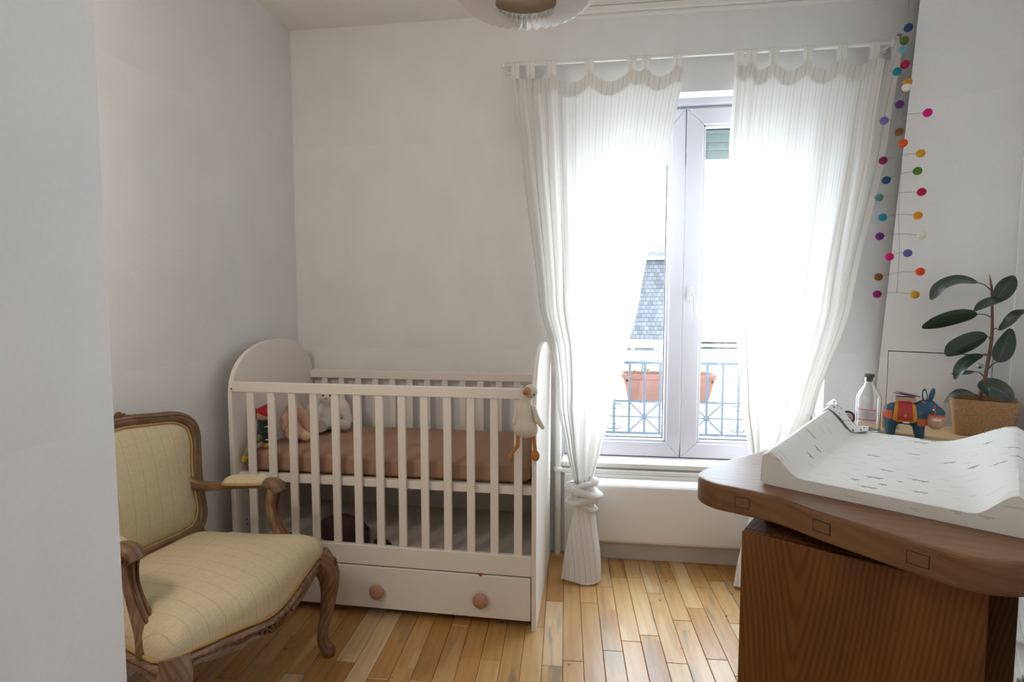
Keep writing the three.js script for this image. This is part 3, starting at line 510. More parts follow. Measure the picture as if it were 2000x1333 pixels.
{
  const g = thing('pink_plush', 'dusty pink long-eared plush slumped beside the doll in the cot', 'soft toy', cot(-0.475, 0.629, 0.05), 0.4);
  const pk = plush('#cda58d');
  part('body', blob([[0, 0.045, 0, 0.045, -0.01, 0.10, -0.005, 0.036], [0.0, 0.035, 0.03, 0.026, 0.04, 0.022, 0.075, 0.020], [-0.02, 0.03, 0.03, 0.026, -0.01, 0.022, 0.08, 0.020], [-0.012, 0.125, 0, 0.034, 0.006, 0.118, 0.02, 0.026]], 0.018, 44), pk, g);
  part('ear', blob([[0.008, 0.135, 0.012, 0.013, 0.030, 0.10, 0.026, 0.022], [0.030, 0.10, 0.026, 0.022, 0.052, 0.04, 0.036, 0.016]], 0.01, 34), pk, g);
  part('ear', blob([[-0.03, 0.135, 0.01, 0.013, -0.045, 0.09, 0.02, 0.018], [-0.045, 0.09, 0.02, 0.018, -0.05, 0.05, 0.03, 0.014]], 0.01, 34), pk, g);
  for (const x of [0.045, -0.006]) part('paw', ball(x, 0.024, 0.088, 0.021, 0.020, 0.014), plush('#ddc0a2'), g);
}
{
  const g = thing('white_rabbit_plush', 'white plush rabbit sitting against the cot back slats', 'soft toy', cot(-0.405, 0.633, -0.13), 0.1);
  const wh = plush('#d8d2c8');
  part('body', blob([[0, 0.05, 0, 0.055, 0, 0.11, 0, 0.042], [0.03, 0.03, 0.03, 0.028, 0.085, 0.026, 0.05, 0.024], [-0.03, 0.03, 0.03, 0.028, -0.01, 0.028, 0.085, 0.026], [0, 0.155, 0.004, 0.044, 0, 0.15, 0.028, 0.034]], 0.018, 52), wh, g);
  part('ear', blob([[-0.035, 0.17, 0, 0.015, -0.075, 0.10, 0.02, 0.026], [-0.075, 0.10, 0.02, 0.026, -0.105, 0.03, 0.035, 0.024]], 0.01, 38), wh, g);
  part('ear', blob([[0.035, 0.17, 0, 0.015, 0.065, 0.10, 0.015, 0.026], [0.065, 0.10, 0.015, 0.026, 0.09, 0.045, 0.03, 0.022]], 0.01, 38), wh, g);
  part('foot_sole', T(ball(0, 0, 0, 0.026, 0.028, 0.006), -0.010, 0.032, 0.109, -0.15), plush('#bcb0a2'), g);
  for (const x of [-0.016, 0.016]) part('eye', ball(x, 0.165, 0.055, 0.0042), flat('#2a2522', 0.3), g);
  part('nose', ball(0, 0.152, 0.062, 0.006, 0.004, 0.004), flat('#a98578', 0.8), g);
  for (const s of [-1, 1]) part('arm', blob([[s * 0.038, 0.11, 0.01, 0.018, s * 0.048, 0.065, 0.045, 0.016]], 0.006, 24), wh, g);
}
{
  const g = thing('goose_plush', 'cream plush goose with orange legs tied to the cot top rail', 'soft toy', cot(0.585, 0, 0.352), COTR);
  const cr = plush('#ddd2c2'), or = plush('#b87a48');
  part('body', blob([[0.0, 0.785, 0, 0.038, -0.006, 0.835, -0.004, 0.030], [-0.004, 0.84, -0.004, 0.028, 0.004, 0.885, -0.006, 0.016], [0.004, 0.885, -0.006, 0.016, 0.016, 0.912, 0.002, 0.018], [-0.018, 0.775, 0, 0.024, 0.018, 0.772, 0, 0.026]], 0.014, 50), cr, g);
  part('head', ball(0.019, 0.912, 0.006, 0.026, 0.025, 0.024), cr, g);
  part('beak', blob([[0.010, 0.916, 0.022, 0.014, 0.006, 0.913, 0.040, 0.011]], 0.004, 24), or, g, 'orange beak');
  part('eye', ball(0.033, 0.903, 0.024, 0.003), flat('#25202a', 0.4), g);
  part('wing', blob([[0.030, 0.855, 0.008, 0.009, 0.044, 0.81, 0.010, 0.010], [0.044, 0.81, 0.010, 0.010, 0.062, 0.785, 0.008, 0.008]], 0.006, 32), cr, g);
  part('wing', blob([[-0.022, 0.85, 0.010, 0.009, -0.038, 0.80, 0.012, 0.010]], 0.006, 24), cr, g);
  part('leg', blob([[-0.026, 0.755, 0.004, 0.007, -0.028, 0.712, 0.006, 0.0065], [-0.028, 0.712, 0.006, 0.0065, -0.048, 0.685, 0.008, 0.006]], 0.003, 34), or, g);
  part('foot', ball(-0.054, 0.672, 0.010, 0.007, 0.015, 0.006), or, g);
  part('leg', blob([[0.030, 0.755, 0.004, 0.007, 0.036, 0.70, 0.006, 0.0065]], 0.003, 28), or, g);
  part('foot', T(ball(0, 0, 0, 0.016, 0.021, 0.008), 0.036, 0.682, 0.010, 0, 0, 0.15), or, g);
  part('ribbon', [rod([-0.02, 0.875, -0.012], [-0.02, 0.918, -0.03], 0.003, 6), rod([-0.02, 0.918, -0.03], [-0.02, 0.918, -0.066], 0.003, 6)], flat('#e3dccf', 0.9), g);
}
{ // things stored on the shelf below the bed base
  const b = thing('storage_bag', 'dark plum drawstring bag on the shelf below the cot mattress', 'bag', cot(-0.22, 0.214, 0.16), 0);
  const rows = []; for (const [y, r, d] of [[0.003, 0.10, 0.06], [0.02, 0.118, 0.075], [0.06, 0.115, 0.075], [0.095, 0.085, 0.055], [0.115, 0.045, 0.03], [0.122, 0.02, 0.015]]) { const row = []; for (let k = 0; k < 40; k++) { const a = k / 40 * 6.283, w = 1 + 0.05 * Math.sin(a * 7 + y * 40) + 0.04 * Math.sin(a * 11); row.push(V(r * w * Math.cos(a), y, d * w * Math.sin(a))); } rows.push(row); }
  part('pouch', loft(rows, { loop: true, caps: true }), flat('#52393c', 0.95), b); part('cord', tube([[-0.05, 0.05, 0.078], [-0.02, 0.03, 0.083], [0.005, 0.045, 0.082], [0.02, 0.02, 0.083], [0.05, 0.03, 0.078]], 0.003), flat('#b9b2ac', 0.9), b);
  for (const [x, lab] of [[-0.02, 'small dark knitted bootee beside the plum bag under the cot'], [-0.40, 'small dark knitted bootee near the cot end panel under the mattress']]) {
    const s = thing('bootee', lab, 'bootee', cot(x, 0.2155, 0.20), 0.5);
    part('shoe', blob([[-0.02, 0.018, 0, 0.016, 0.022, 0.014, 0, 0.014], [-0.022, 0.02, 0, 0.015, -0.024, 0.038, 0, 0.014]], 0.008, 28), flat('#2b2a2c', 0.95), s);
    part('pompon', ball(0.012, 0.034, 0.004, 0.009), flat('#3d3838', 1), s);
  }
}

// ---------------------------------------------------------------- armchair
{
  const g = thing('armchair', 'carved walnut armchair in cream windowpane cloth with gold braid', 'armchair', [-1.154, 0, -1.455], 1.4207);
  const hw = (z) => lerp(0.228, 0.278, clamp((z + 0.22) / 0.44));
  // seat outline (x right, z forward)
  const half = [[0, 0.262], [0.09, 0.257], [0.17, 0.236], [0.225, 0.226], [0.268, 0.222], [0.285, 0.19], [0.272, 0.10], [0.262, 0.0], [0.248, -0.12], [0.236, -0.20], [0.215, -0.228], [0.10, -0.234]];
  const outl = [...half.map(([x, z]) => V(x, 0, z)), V(0, 0, -0.235), ...half.slice(1).reverse().map(([x, z]) => V(-x, 0, z))];
  for (const q of outl) { const k = sst(0, 0.2, q.z); q.x *= 1 + 0.085 * k; q.z += 0.014 * k; }
  const oc = new THREE.CatmullRomCurve3(outl, true, 'centripetal'), NO = 120, O = oc.getSpacedPoints(NO).slice(0, NO);
  const low = (p) => 0.352 - 0.030 * Math.exp(-((p.x / 0.10) ** 2)) * sst(0.1, 0.22, p.z) + 0.012 * sst(0.18, 0.27, Math.abs(p.x)) * sst(0.1, 0.2, p.z);   // bottom edge of the cloth
  const rows = [];
  for (const [s, y] of [[0.0005, 0.468], [0.25, 0.466], [0.5, 0.460], [0.7, 0.451], [0.85, 0.438], [0.94, 0.422], [0.985, 0.402], [1.0, 0.382], [1.0, -1]]) rows.push(O.map((p) => V(p.x * s, y < 0 ? low(p) : y - 0.004 * (p.z < -0.1 ? 1 : 0), p.z * s)));
  const sg = loft(rows, { loop: true }), pp = sg.attributes.position, su = sg.attributes.uv;
  for (let i = 0; i < pp.count; i++) { const d = 0.40 - pp.getY(i), ed = d > 0 ? d : 0; su.setXY(i, pp.getX(i) + (Math.abs(pp.getX(i)) > 0.25 ? ed * Math.sign(pp.getX(i)) : 0), pp.getZ(i) + ed * Math.sign(pp.getZ(i))); }
  part('seat', sg, fabric, g);
  part('seat_braid', sweep(O.filter((_, i) => i % 3 === 0).map((p) => [p.x * 1.004, low(p) + 0.004, p.z * 1.004, 0.004, 0.0055]), { closed: true, seg: 8, steps: 160 }), gimp, g, 'gold braid');
  // apron with moulded edge
  const ap = (p) => low(p) - 0.004, bot = (p) => ap(p) - 0.034 - 0.018 * Math.exp(-((p.x / 0.05) ** 2)) * sst(0.1, 0.22, p.z) + 0.010 * Math.cos(p.x * 22) * sst(0.1, 0.2, p.z) - 0.03 * sst(0.235, 0.28, Math.abs(p.x)) * sst(0.13, 0.22, p.z);
  const prof = [[0.94, 1], [1.02, 1], [1.035, 0.9], [1.04, 0.72], [1.012, 0.6], [1.01, 0.32], [1.028, 0.2], [1.03, 0.06], [1.0, 0], [0.93, 0]];
  part('seat_rail', loft([...prof, prof[0]].map(([s, k]) => O.map((p) => { const L = Math.hypot(p.x, p.z), o = (s - 1) * 0.35; return V(p.x + p.x / L * o, lerp(bot(p), ap(p), k), p.z + p.z / L * o); })), { loop: true, crease: 0.9 }), chairWood, g);
  const shell = []; for (let i = -3; i <= 3; i++) shell.push(T(ball(0, 0, 0, 0.006, 0.020 - Math.abs(i) * 0.002, 0.006, 8), i * 0.0095, 0.298 - Math.abs(i) * 0.002, 0.273, 0.15, 0, -i * 0.28));
  for (const s of [-1, 1]) { const c = []; for (let k = 0; k < 12; k++) { const a = k / 11 * 5; c.push([s * (0.05 + 0.015 * (1 - k / 16) * Math.cos(a)), 0.300 + 0.012 * (1 - k / 16) * Math.sin(a), 0.272]); } shell.push(tube(c, 0.0035, 6, 24)); shell.push(tube([[s * 0.06, 0.312, 0.270], [s * 0.09, 0.316, 0.264], [s * 0.12, 0.31, 0.256], [s * 0.14, 0.318, 0.250]], 0.004, 6)); }
  part('carved_shell', merge(shell).translate(0, 0, 0.013), chairWood2, g, 'carved shell in the middle of the apron');
  for (const s of [-1, 1]) {
    const leg = part('leg', sweep([[s * 0.262, 0.37, 0.212, 0.030, 0.030], [s * 0.272, 0.325, 0.222, 0.036, 0.036], [s * 0.283, 0.285, 0.233, 0.035, 0.034], [s * 0.282, 0.22, 0.233, 0.026, 0.026], [s * 0.272, 0.14, 0.224, 0.020, 0.020], [s * 0.262, 0.075, 0.216, 0.0165, 0.0165], [s * 0.266, 0.04, 0.222, 0.018, 0.018], [s * 0.274, 0.018, 0.231, 0.021, 0.021], [s * 0.276, 0.001, 0.232, 0.018, 0.018]], { n: 2.6, seg: 16, steps: 48 }).translate(s * 0.022, 0, 0.013), chairWood, g);
    const ros = [ball(s * 0.298, 0.325, 0.250, 0.006)]; for (let k = 0; k < 6; k++) { const a = k / 6 * 6.283; ros.push(T(ball(0, 0, 0, 0.009, 0.006, 0.004, 8), s * 0.297 + 0.011 * Math.cos(a) * 0.7, 0.325 + 0.011 * Math.sin(a), 0.250 - s * 0.011 * Math.cos(a) * 0.7 * s, 0, s * 0.78, a)); }
    part('rosette', merge(ros).translate(s * 0.022, 0, 0.013), chairWood2, leg, 'carved flower at the knee');
    part('leg', sweep([[s * 0.215, 0.42, -0.215, 0.022, 0.024], [s * 0.218, 0.34, -0.222, 0.026, 0.026], [s * 0.220, 0.25, -0.228, 0.022, 0.022], [s * 0.222, 0.12, -0.252, 0.018, 0.018], [s * 0.226, 0.001, -0.285, 0.018, 0.018]], { n: 2.6, seg: 14, steps: 28 }), chairWood, g);
    // arm: support, scroll, rest, pad
    const arm = part('arm', [
      sweep([[s * 0.264, 0.335, 0.135, 0.022, 0.036], [s * 0.263, 0.365, 0.130, 0.021, 0.040], [s * 0.259, 0.405, 0.110, 0.019, 0.030], [s * 0.255, 0.46, 0.078, 0.0175, 0.021], [s * 0.255, 0.52, 0.060, 0.017, 0.018], [s * 0.259, 0.565, 0.062, 0.019, 0.020], [s * 0.262, 0.590, 0.066, 0.022, 0.018]], { n: 2.4, seg: 14, steps: 36 }),
      sweep([[s * 0.263, 0.578, 0.090, 0.024, 0.016], [s * 0.263, 0.600, 0.075, 0.027, 0.020], [s * 0.263, 0.605, 0.045, 0.026, 0.018], [s * 0.263, 0.598, 0.0, 0.025, 0.014], [s * 0.259, 0.590, -0.07, 0.023, 0.013], [s * 0.247, 0.582, -0.15, 0.019, 0.014], [s * 0.229, 0.582, -0.215, 0.017, 0.018], [s * 0.215, 0.60, -0.262, 0.016, 0.024]], { n: 2.4, seg: 14, steps: 44 }),
    ], chairWood, g);
    for (const o of [-0.008, 0.008]) part('groove', tube([[s * 0.263 + o, 0.596, 0.0965], [s * 0.260 + o, 0.56, 0.0825], [s * 0.256 + o, 0.51, 0.0785], [s * 0.256 + o, 0.46, 0.0985], [s * 0.260 + o, 0.405, 0.139]], 0.0035, 6), chairWood2, arm, 'carved ridge');
    part('scroll', [T(new THREE.TorusGeometry(0.012, 0.005, 8, 20), s * 0.287, 0.592, 0.078, 0, Math.PI / 2), ball(s * 0.289, 0.592, 0.078, 0.006)], chairWood2, arm);
    part('scroll', T(new THREE.TorusGeometry(0.010, 0.004, 8, 20), s * 0.247, 0.385, 0.145, 0, Math.PI / 2), chairWood2, arm);
    const pr = []; for (let i = 0; i <= 16; i++) { const t = i / 16, z = lerp(0.045, -0.125, t), e = Math.sqrt(Math.max(0, 1 - (2 * t - 1) ** 6)), row = [], cx = s * lerp(0.264, 0.251, t); for (let k = 0; k < 20; k++) { const a = k / 20 * 6.283; row.push(V(cx + 0.031 * (0.6 + 0.4 * e) * Math.cos(a), lerp(0.612, 0.600, t) + (Math.sin(a) > 0 ? 0.022 : 0.006) * e * Math.sin(a), z)); } pr.push(row); }
    const pad = part('arm_pad', loft(pr, { loop: true, caps: true }), fabric, g);
    const br = []; for (let k = 0; k < 24; k++) { const a = k / 24 * 6.283, c = Math.cos(a), q = Math.sin(a), t = 0.5 - 0.5 * Math.sign(q) * Math.abs(q) ** 0.5; br.push([s * lerp(0.264, 0.251, t) + 0.031 * Math.sign(c) * Math.abs(c) ** 0.5, lerp(0.607, 0.595, t), lerp(0.045, -0.125, t), 0.003, 0.004]); }
    part('pad_braid', sweep(br, { closed: true, seg: 6, steps: 60 }), gimp, pad, 'gold braid');
  }
  // back: frame outline in its own reclined plane
  const bz = (y) => -0.222 - (y - 0.40) * 0.15;
  const bh = [[0, 0.432], [0.09, 0.430], [0.165, 0.432], [0.205, 0.446], [0.222, 0.485], [0.222, 0.55], [0.224, 0.62], [0.234, 0.70], [0.240, 0.755], [0.228, 0.80], [0.185, 0.828], [0.12, 0.838], [0.06, 0.846], [0, 0.852]];
  for (const q of bh) q[0] *= 1.09;
  const bo = [...bh, ...bh.slice(1, -1).reverse().map(([x, y]) => [-x, y])];
  part('back_frame', [sweep(bo.map(([x, y]) => [x, y, bz(y), 0.019, 0.021]), { closed: true, seg: 14, steps: 160, n: 2.6, up: [0, 0.15, 1] }), sweep(bo.map(([x, y]) => { const c = 0.64, dx = x, dy = y - c, L = Math.hypot(dx, dy); return [x + dx / L * 0.010, y + dy / L * 0.010, bz(y) + 0.018, 0.005, 0.005]; }), { closed: true, seg: 8, steps: 120, up: [0, 0.15, 1] })], chairWood, g);
  for (const s of [-1, 1]) part('back_stile', sweep([[s * 0.214, 0.37, -0.218, 0.02, 0.022], [s * 0.217, 0.43, -0.224, 0.019, 0.021], [s * 0.222, 0.50, -0.243, 0.018, 0.02]], { n: 2.6, seg: 12 }), chairWood, g);
  const crest = [ball(0, 0.872, bz(0.86) + 0.008, 0.012, 0.013, 0.009)]; for (let i = -3; i <= 3; i++) if (i) crest.push(T(ball(0, 0, 0, 0.008, 0.015, 0.007, 10), i * 0.012, 0.868 - Math.abs(i) * 0.004, bz(0.86) + 0.008, 0, 0, -i * 0.5));
  part('crest_carving', crest, chairWood2, g, 'carved flower on the top rail');
  const inner = new THREE.CatmullRomCurve3(bo.map(([x, y]) => V(x * 0.925, 0.642 + (y - 0.642) * 0.925, 0)), true, 'centripetal').getSpacedPoints(96).slice(0, 96);
  const br = []; for (const [s, o] of [[0.0005, 0.045], [0.3, 0.043], [0.55, 0.038], [0.75, 0.030], [0.9, 0.020], [0.98, 0.010], [1, 0.0]]) br.push(inner.map((p) => { const y = 0.642 + (p.y - 0.642) * s; return V(p.x * s, y, bz(y) + o); }));
  const bgeo = loft(br, { loop: true }), bp = bgeo.attributes.position, bu = bgeo.attributes.uv; for (let i = 0; i < bp.count; i++) bu.setXY(i, bp.getX(i), bp.getY(i));
  part('back_pad', bgeo, fabric, g);
  part('back_lining', loft([[0.0005, -0.012], [1, -0.008]].map(([s, o]) => inner.map((p) => { const y = 0.642 + (p.y - 0.642) * s; return V(p.x * s, y, bz(y) + o); })), { loop: true }), fabric, g);
  part('back_braid', sweep(inner.filter((_, i) => i % 3 === 0).map((p) => [p.x * 0.99, 0.642 + (p.y - 0.642) * 0.99, bz(p.y) + 0.012, 0.004, 0.0055]), { closed: true, seg: 8, steps: 130, up: [0, 0.15, 1] }), gimp, g, 'gold braid');
}

// ---------------------------------------------------------------- desk
{
  const g = thing('desk', 'thick brown elm desk with a rounded free-form top on a panelled pedestal', 'desk', ob(0, 0, 0), OBL);
  const o = [[-0.648, 1.235], [-0.60, 1.262], [-0.54, 1.262], [-0.45, 1.266], [-0.35, 1.306], [-0.25, 1.340], [-0.16, 1.369], [-0.09, 1.382], [-0.03, 1.362], [0.02, 1.31], [0.048, 1.22], [0.055, 1.0], [0.055, 0.6], [0.05, 0.47], [-0.06, 0.45], [-0.28, 0.45], [-0.44, 0.47], [-0.53, 0.62], [-0.575, 0.78], [-0.605, 0.886], [-0.644, 1.01], [-0.666, 1.12], [-0.668, 1.19]];
  const top = extrude(o.map(([a, c]) => [a, -c]), 0.07, 0.010, 3, true); top.rotateX(-Math.PI / 2); top.translate(0, 0.68, 0);   // extruded upward
  part('top', metreUV(top), deskTopMat, g);
  for (const [a, c, t, w] of [[-0.53, 1.2625, 0.03, 0.034], [-0.345, 1.3085, -0.33, 0.036], [-0.168, 1.3665, -0.28, 0.036]]) { part('tenon_end', T(bx(w, 0.024, 0.0062, 0.3, 0.6, 0, 0.001).translate(-0.3, -0.6, 0), a, 0.715, c - 0.0018, 0, t, 0), deskTopMat, g, 'inlaid tenon end'); part('tenon_joint', T(bx(w + 0.003, 0.027, 0.005), a, 0.715, c - 0.0018, 0, t, 0), darkWood, g); }
  const ped = part('pedestal', [box(-0.531, -0.052, 0, 0.64, 1.233, 1.255, 0.003), box(-0.531, -0.509, 0, 0.64, 0.72, 1.232, 0.003), box(-0.074, -0.052, 0, 0.64, 0.72, 1.232, 0.003), box(-0.531, -0.052, 0.618, 0.64, 0.72, 1.232, 0.003), box(-0.509, -0.074, 0, 0.618, 0.73, 0.75), box(-0.509, -0.074, 0.02, 0.04, 0.75, 1.233)], pedMat, g);
  part('support_block', box(-0.505, -0.075, 0.639, 0.685, 0.80, 1.15, 0.004), pedMat, g);
  part('foot', box(-0.02, 0.045, 0, 0.684, 0.55, 0.70, 0.006), pedMat, g);
}
// changing mat
{
  const print = canvasTex(1024, 1460, (c, w, h) => {
    c.fillStyle = '#efece6'; c.fillRect(0, 0, w, h);
    for (let i = 0; i < 3000; i++) { c.fillStyle = 'rgba(200,190,178,0.18)'; c.fillRect(rnd() * w, rnd() * h, 6, 1); }
    const cat = (x, y, s, ang) => { c.save(); c.translate(x, y); c.rotate(ang); c.scale(s, s); c.fillStyle = '#8d7a6a'; c.beginPath(); c.ellipse(0, 0, 30, 6, 0, 0, 7); c.fill(); c.beginPath(); c.ellipse(33, -5, 8, 6, 0, 0, 7); c.fill(); for (const k of [-24, -16, 16, 24]) c.fillRect(k, 3, 3.5, 15); c.strokeStyle = '#8d7a6a'; c.lineWidth = 2.5; c.beginPath(); c.moveTo(-29, -2); c.quadraticCurveTo(-44, 2, -48, -12); c.stroke(); c.fillStyle = '#5c4c42'; for (let k = 0; k < 12; k++) { c.beginPath(); c.arc(rr(-26, 26), rr(-4, 4), 1.5, 0, 7); c.fill(); } c.restore(); };
    const tree = (x, y, s) => { c.save(); c.translate(x, y); c.scale(s, s); c.fillStyle = '#9a9c94'; c.beginPath(); c.ellipse(0, -14, 24, 10, 0, 0, 7); c.fill(); c.fillStyle = '#7f7468'; c.fillRect(-2, -8, 4, 18); c.restore(); };
    const dash = (x, y, l, a) => { c.strokeStyle = a < 0.5 ? 'rgba(120,110,102,0.7)' : 'rgba(150,128,112,0.75)'; c.lineWidth = 1.8; c.beginPath(); c.moveTo(x, y); c.lineTo(x + l, y + rr(-3, 3)); c.stroke(); };
    for (let j = 0; j < 17; j++) for (let i = 0; i < 8; i++) { const x = (i + 0.5 + (j % 2) * 0.5 + rr(-0.2, 0.2)) * w / 8, y = (j + 0.5 + rr(-0.2, 0.2)) * h / 17, k = rnd(); if (k < 0.2) cat(x, y, rr(0.7, 1.1), rr(-0.1, 0.1)); else if (k < 0.27) tree(x, y, rr(0.6, 1.0)); else if (k < 0.85) { dash(x - 25, y, rr(25, 70), k); if (k > 0.6) dash(x - 10, y + 7, rr(12, 30), k); } }
    cat(560, 35, 1.5, 0); tree(150, 30, 1.6); cat(340, 40, 1.0, 0.1); cat(860, 45, 1.4, -0.05);
  });
  const m = thing('changing_mat', 'cream baby changing mat with raised sides and small animal prints', 'changing mat', ob(-0.226, 0.7505, 0.845), OBL - 0.07);
  const W = 0.255, hprof = (s, z = -0.3) => { const f = sst(0.36, -0.2, z), a = Math.abs(s); return 0.033 + lerp(0.058, 0.072, f) * sst(s < 0 ? 0.62 : lerp(0.64, 0.2, f), 0.94, a) ** 1.1 - 0.012 * sst(0.93, 1, a); };
  const rows = [], ts = [[-0.355, 0.80], [-0.352, 0.93], [-0.340, 1], ...Array.from({ length: 12 }, (_, i) => [-0.3 + i * 0.0545, 1]), [0.335, 1], [0.350, 0.94], [0.356, 0.86]];
  for (const [z, k] of ts) {
    const row = []; const n = 56;
    for (let i = 0; i <= n; i++) { const s = -1 + 2 * i / n; row.push(V(s * W * (0.985 + 0.015 * k), Math.max(0.004, hprof(s, z) * (k < 1 ? 0.55 + 0.45 * k : 1) * (1 + 0.10 * (z < 0 ? -z : 0)) + 0.0015 * nz(s * 4, z * 9, 3)), z)); }
    for (let i = n; i >= 0; i--) { const s = -1 + 2 * i / n; row.push(V(s * W * 1.01, Math.abs(s) > 0.99 ? 0.008 : 0, z)); }
    rows.push(row);
  }
  const capOf = (r) => [r.slice(0, 57), r.slice(57).reverse()];
  const geo = toCreasedNormals(merge([loft(rows, { loop: true }), loft(capOf(rows[0])), loft(capOf(rows[rows.length - 1]))]), 0.8), p = geo.attributes.position, uv = geo.attributes.uv;
  for (let i = 0; i < p.count; i++) { const z = p.getZ(i), y = p.getY(i), front = z > 0.345 ? (0.035 - y) : 0; uv.setXY(i, (p.getX(i) + W) / 0.52, 1 - (z + 0.36 + front + 0.0) / 0.80 + 0.0); }
  // canvas rows start at the edge nearest the wall
  print.flipY = true;
  part('cover', geo, M({ map: print, roughness: 0.75 }), m);
  const dotT = canvasTex(256, 256, (c, w) => { c.fillStyle = '#f3f2f0'; c.fillRect(0, 0, w, w); for (let i = 0; i < 16; i++) { c.fillStyle = '#2b2b30'; c.save(); c.translate((i % 4) * 64 + 14 + rr(0, 36), Math.floor(i / 4) * 64 + 14 + rr(0, 36)); c.rotate(rr(0, 3)); c.beginPath(); c.ellipse(0, 0, rr(8, 11), rr(5, 8), 0, 0, 7); c.fill(); c.restore(); } }, 9, 9);
  const cl = thing('dotted_bib', 'white bib with black spots lying on the raised mat edge', 'bib', ob(-0.226, 0.7505, 0.845), OBL - 0.07);
  const cr = []; for (let i = 0; i <= 24; i++) { const t = i / 24, s = lerp(-1.0, -0.52, t), w = 0.032 + 0.018 * Math.sin(t * 3.1), row = []; for (let k = 0; k <= 8; k++) { const f = k / 8 - 0.5; row.push(V(s * W, hprof(clamp(s, -1, 1)) * 1.03 + 0.010 + 0.004 * Math.sin(t * 3.14) - 0.006 * f + 0.004 * Math.sin(t * 11 + f * 5), -0.345 + 0.045 * (1 - t) + f * w * 1.6 + 0.02)); } cr.push(row); }
  part('cloth', loft(cr), M({ map: dotT, roughness: 0.9 }), cl);
  part('cloth_back', loft(cr.map((r) => r.map((q) => V(q.x, q.y - 0.004, q.z)))), M({ color: '#e9e7e4', roughness: 0.9 }), cl);
  part('fold', loft(Array.from({ length: 9 }, (_, i) => { const t = i / 8, row = []; for (let k = 0; k <= 6; k++) { const f = k / 6 - 0.5, w = 0.05 * (1 - t * 0.75); row.push(V(-0.242 + t * 0.006 + f * w * 0.9, 0.113 + 0.022 * t, -0.325 + f * 0.02 - 0.012 * t)); } return row; })), M({ map: dotT, roughness: 0.9 }), cl);
}
// small pine table in the corner
const TT = 0.756;
{
  const g = thing('corner_table', 'light pine table board holding the bottle and the planter', 'table', ob(0, 0, 0), OBL);
  part('top', box(-0.455, 0.044, TT - 0.02, TT, 0.03, 0.405, 0.008), pine, g);
  for (const [a, c] of [[-0.42, 0.07], [-0.42, 0.36], [0.01, 0.07], [0.01, 0.36]]) part('leg', sweep([[a, 0, c, 0.014, 0.014], [a, TT - 0.019, c, 0.020, 0.020]], { n: 4, seg: 12, steps: 1 }), pine, g);
  part('apron', [box(-0.41, 0.0, TT - 0.07, TT - 0.019, 0.355, 0.37), box(-0.41, 0.0, TT - 0.07, TT - 0.019, 0.065, 0.08)], pine, g);
}
{
  const g = thing('glass_bottle', 'clear glass apothecary bottle with a dark stopper and paper label', 'bottle', ob(-0.352, TT + 0.0005, 0.325), OBL);
  const outer = [[0, 0], [0.036, 0], [0.0395, 0.004], [0.0405, 0.012], [0.0405, 0.118], [0.039, 0.127], [0.030, 0.147], [0.0185, 0.166], [0.0145, 0.178], [0.0135, 0.188], [0.0165, 0.190], [0.0165, 0.196], [0.0125, 0.197]];
  const inr = [[0.0115, 0.196], [0.0115, 0.178], [0.016, 0.165], [0.0275, 0.146], [0.0365, 0.126], [0.038, 0.118], [0.038, 0.012], [0.034, 0.006], [0, 0.005]];
  part('glass', lathe([...outer, ...inr], 40), M({ color: '#ffffff', roughness: 0.02, transmission: 1, thickness: 0.003, ior: 1.45, attenuationColor: new THREE.Color('#dfeeea'), attenuationDistance: 0.08 }), g);
  part('stopper', lathe([[0, 0.181], [0.0095, 0.181], [0.0115, 0.196], [0.0155, 0.198], [0.0165, 0.206], [0.014, 0.2085], [0, 0.209]], 24), flat('#4a4d52', 0.7), g, 'dark rubber stopper');
  const lab = canvasTex(256, 256, (c, w) => { c.fillStyle = '#ddd0d0'; c.fillRect(0, 0, w, w); c.fillStyle = '#c58f97'; c.fillRect(14, 12, w - 28, 26); c.fillRect(14, 184, w - 28, 34); c.fillStyle = '#8d8f94'; for (let k = 0; k < 6; k++) c.fillRect(22, 58 + k * 20, 150 + (k * 53) % 62, 8); c.fillStyle = '#b9a2a6'; c.fillRect(22, 230, 190, 10); });
  const lr = []; for (let j = 0; j <= 1; j++) { const row = []; for (let i = 0; i <= 14; i++) { const a = lerp(-0.25, 1.35, i / 14) + Math.PI / 2 - 0.55; row.push(V(-0.0409 * Math.cos(a) * 1, 0.034 + j * 0.052, 0.0409 * Math.sin(a))); } lr.push(row); }
  const lg = loft(lr); const lu = lg.attributes.uv; for (let j = 0; j <= 1; j++) for (let i = 0; i <= 14; i++) lu.setXY(j * 15 + i, i / 14, j);
  part('paper_label', lg, M({ map: lab, roughness: 0.8 }), g, 'faded pink and grey paper label');
}
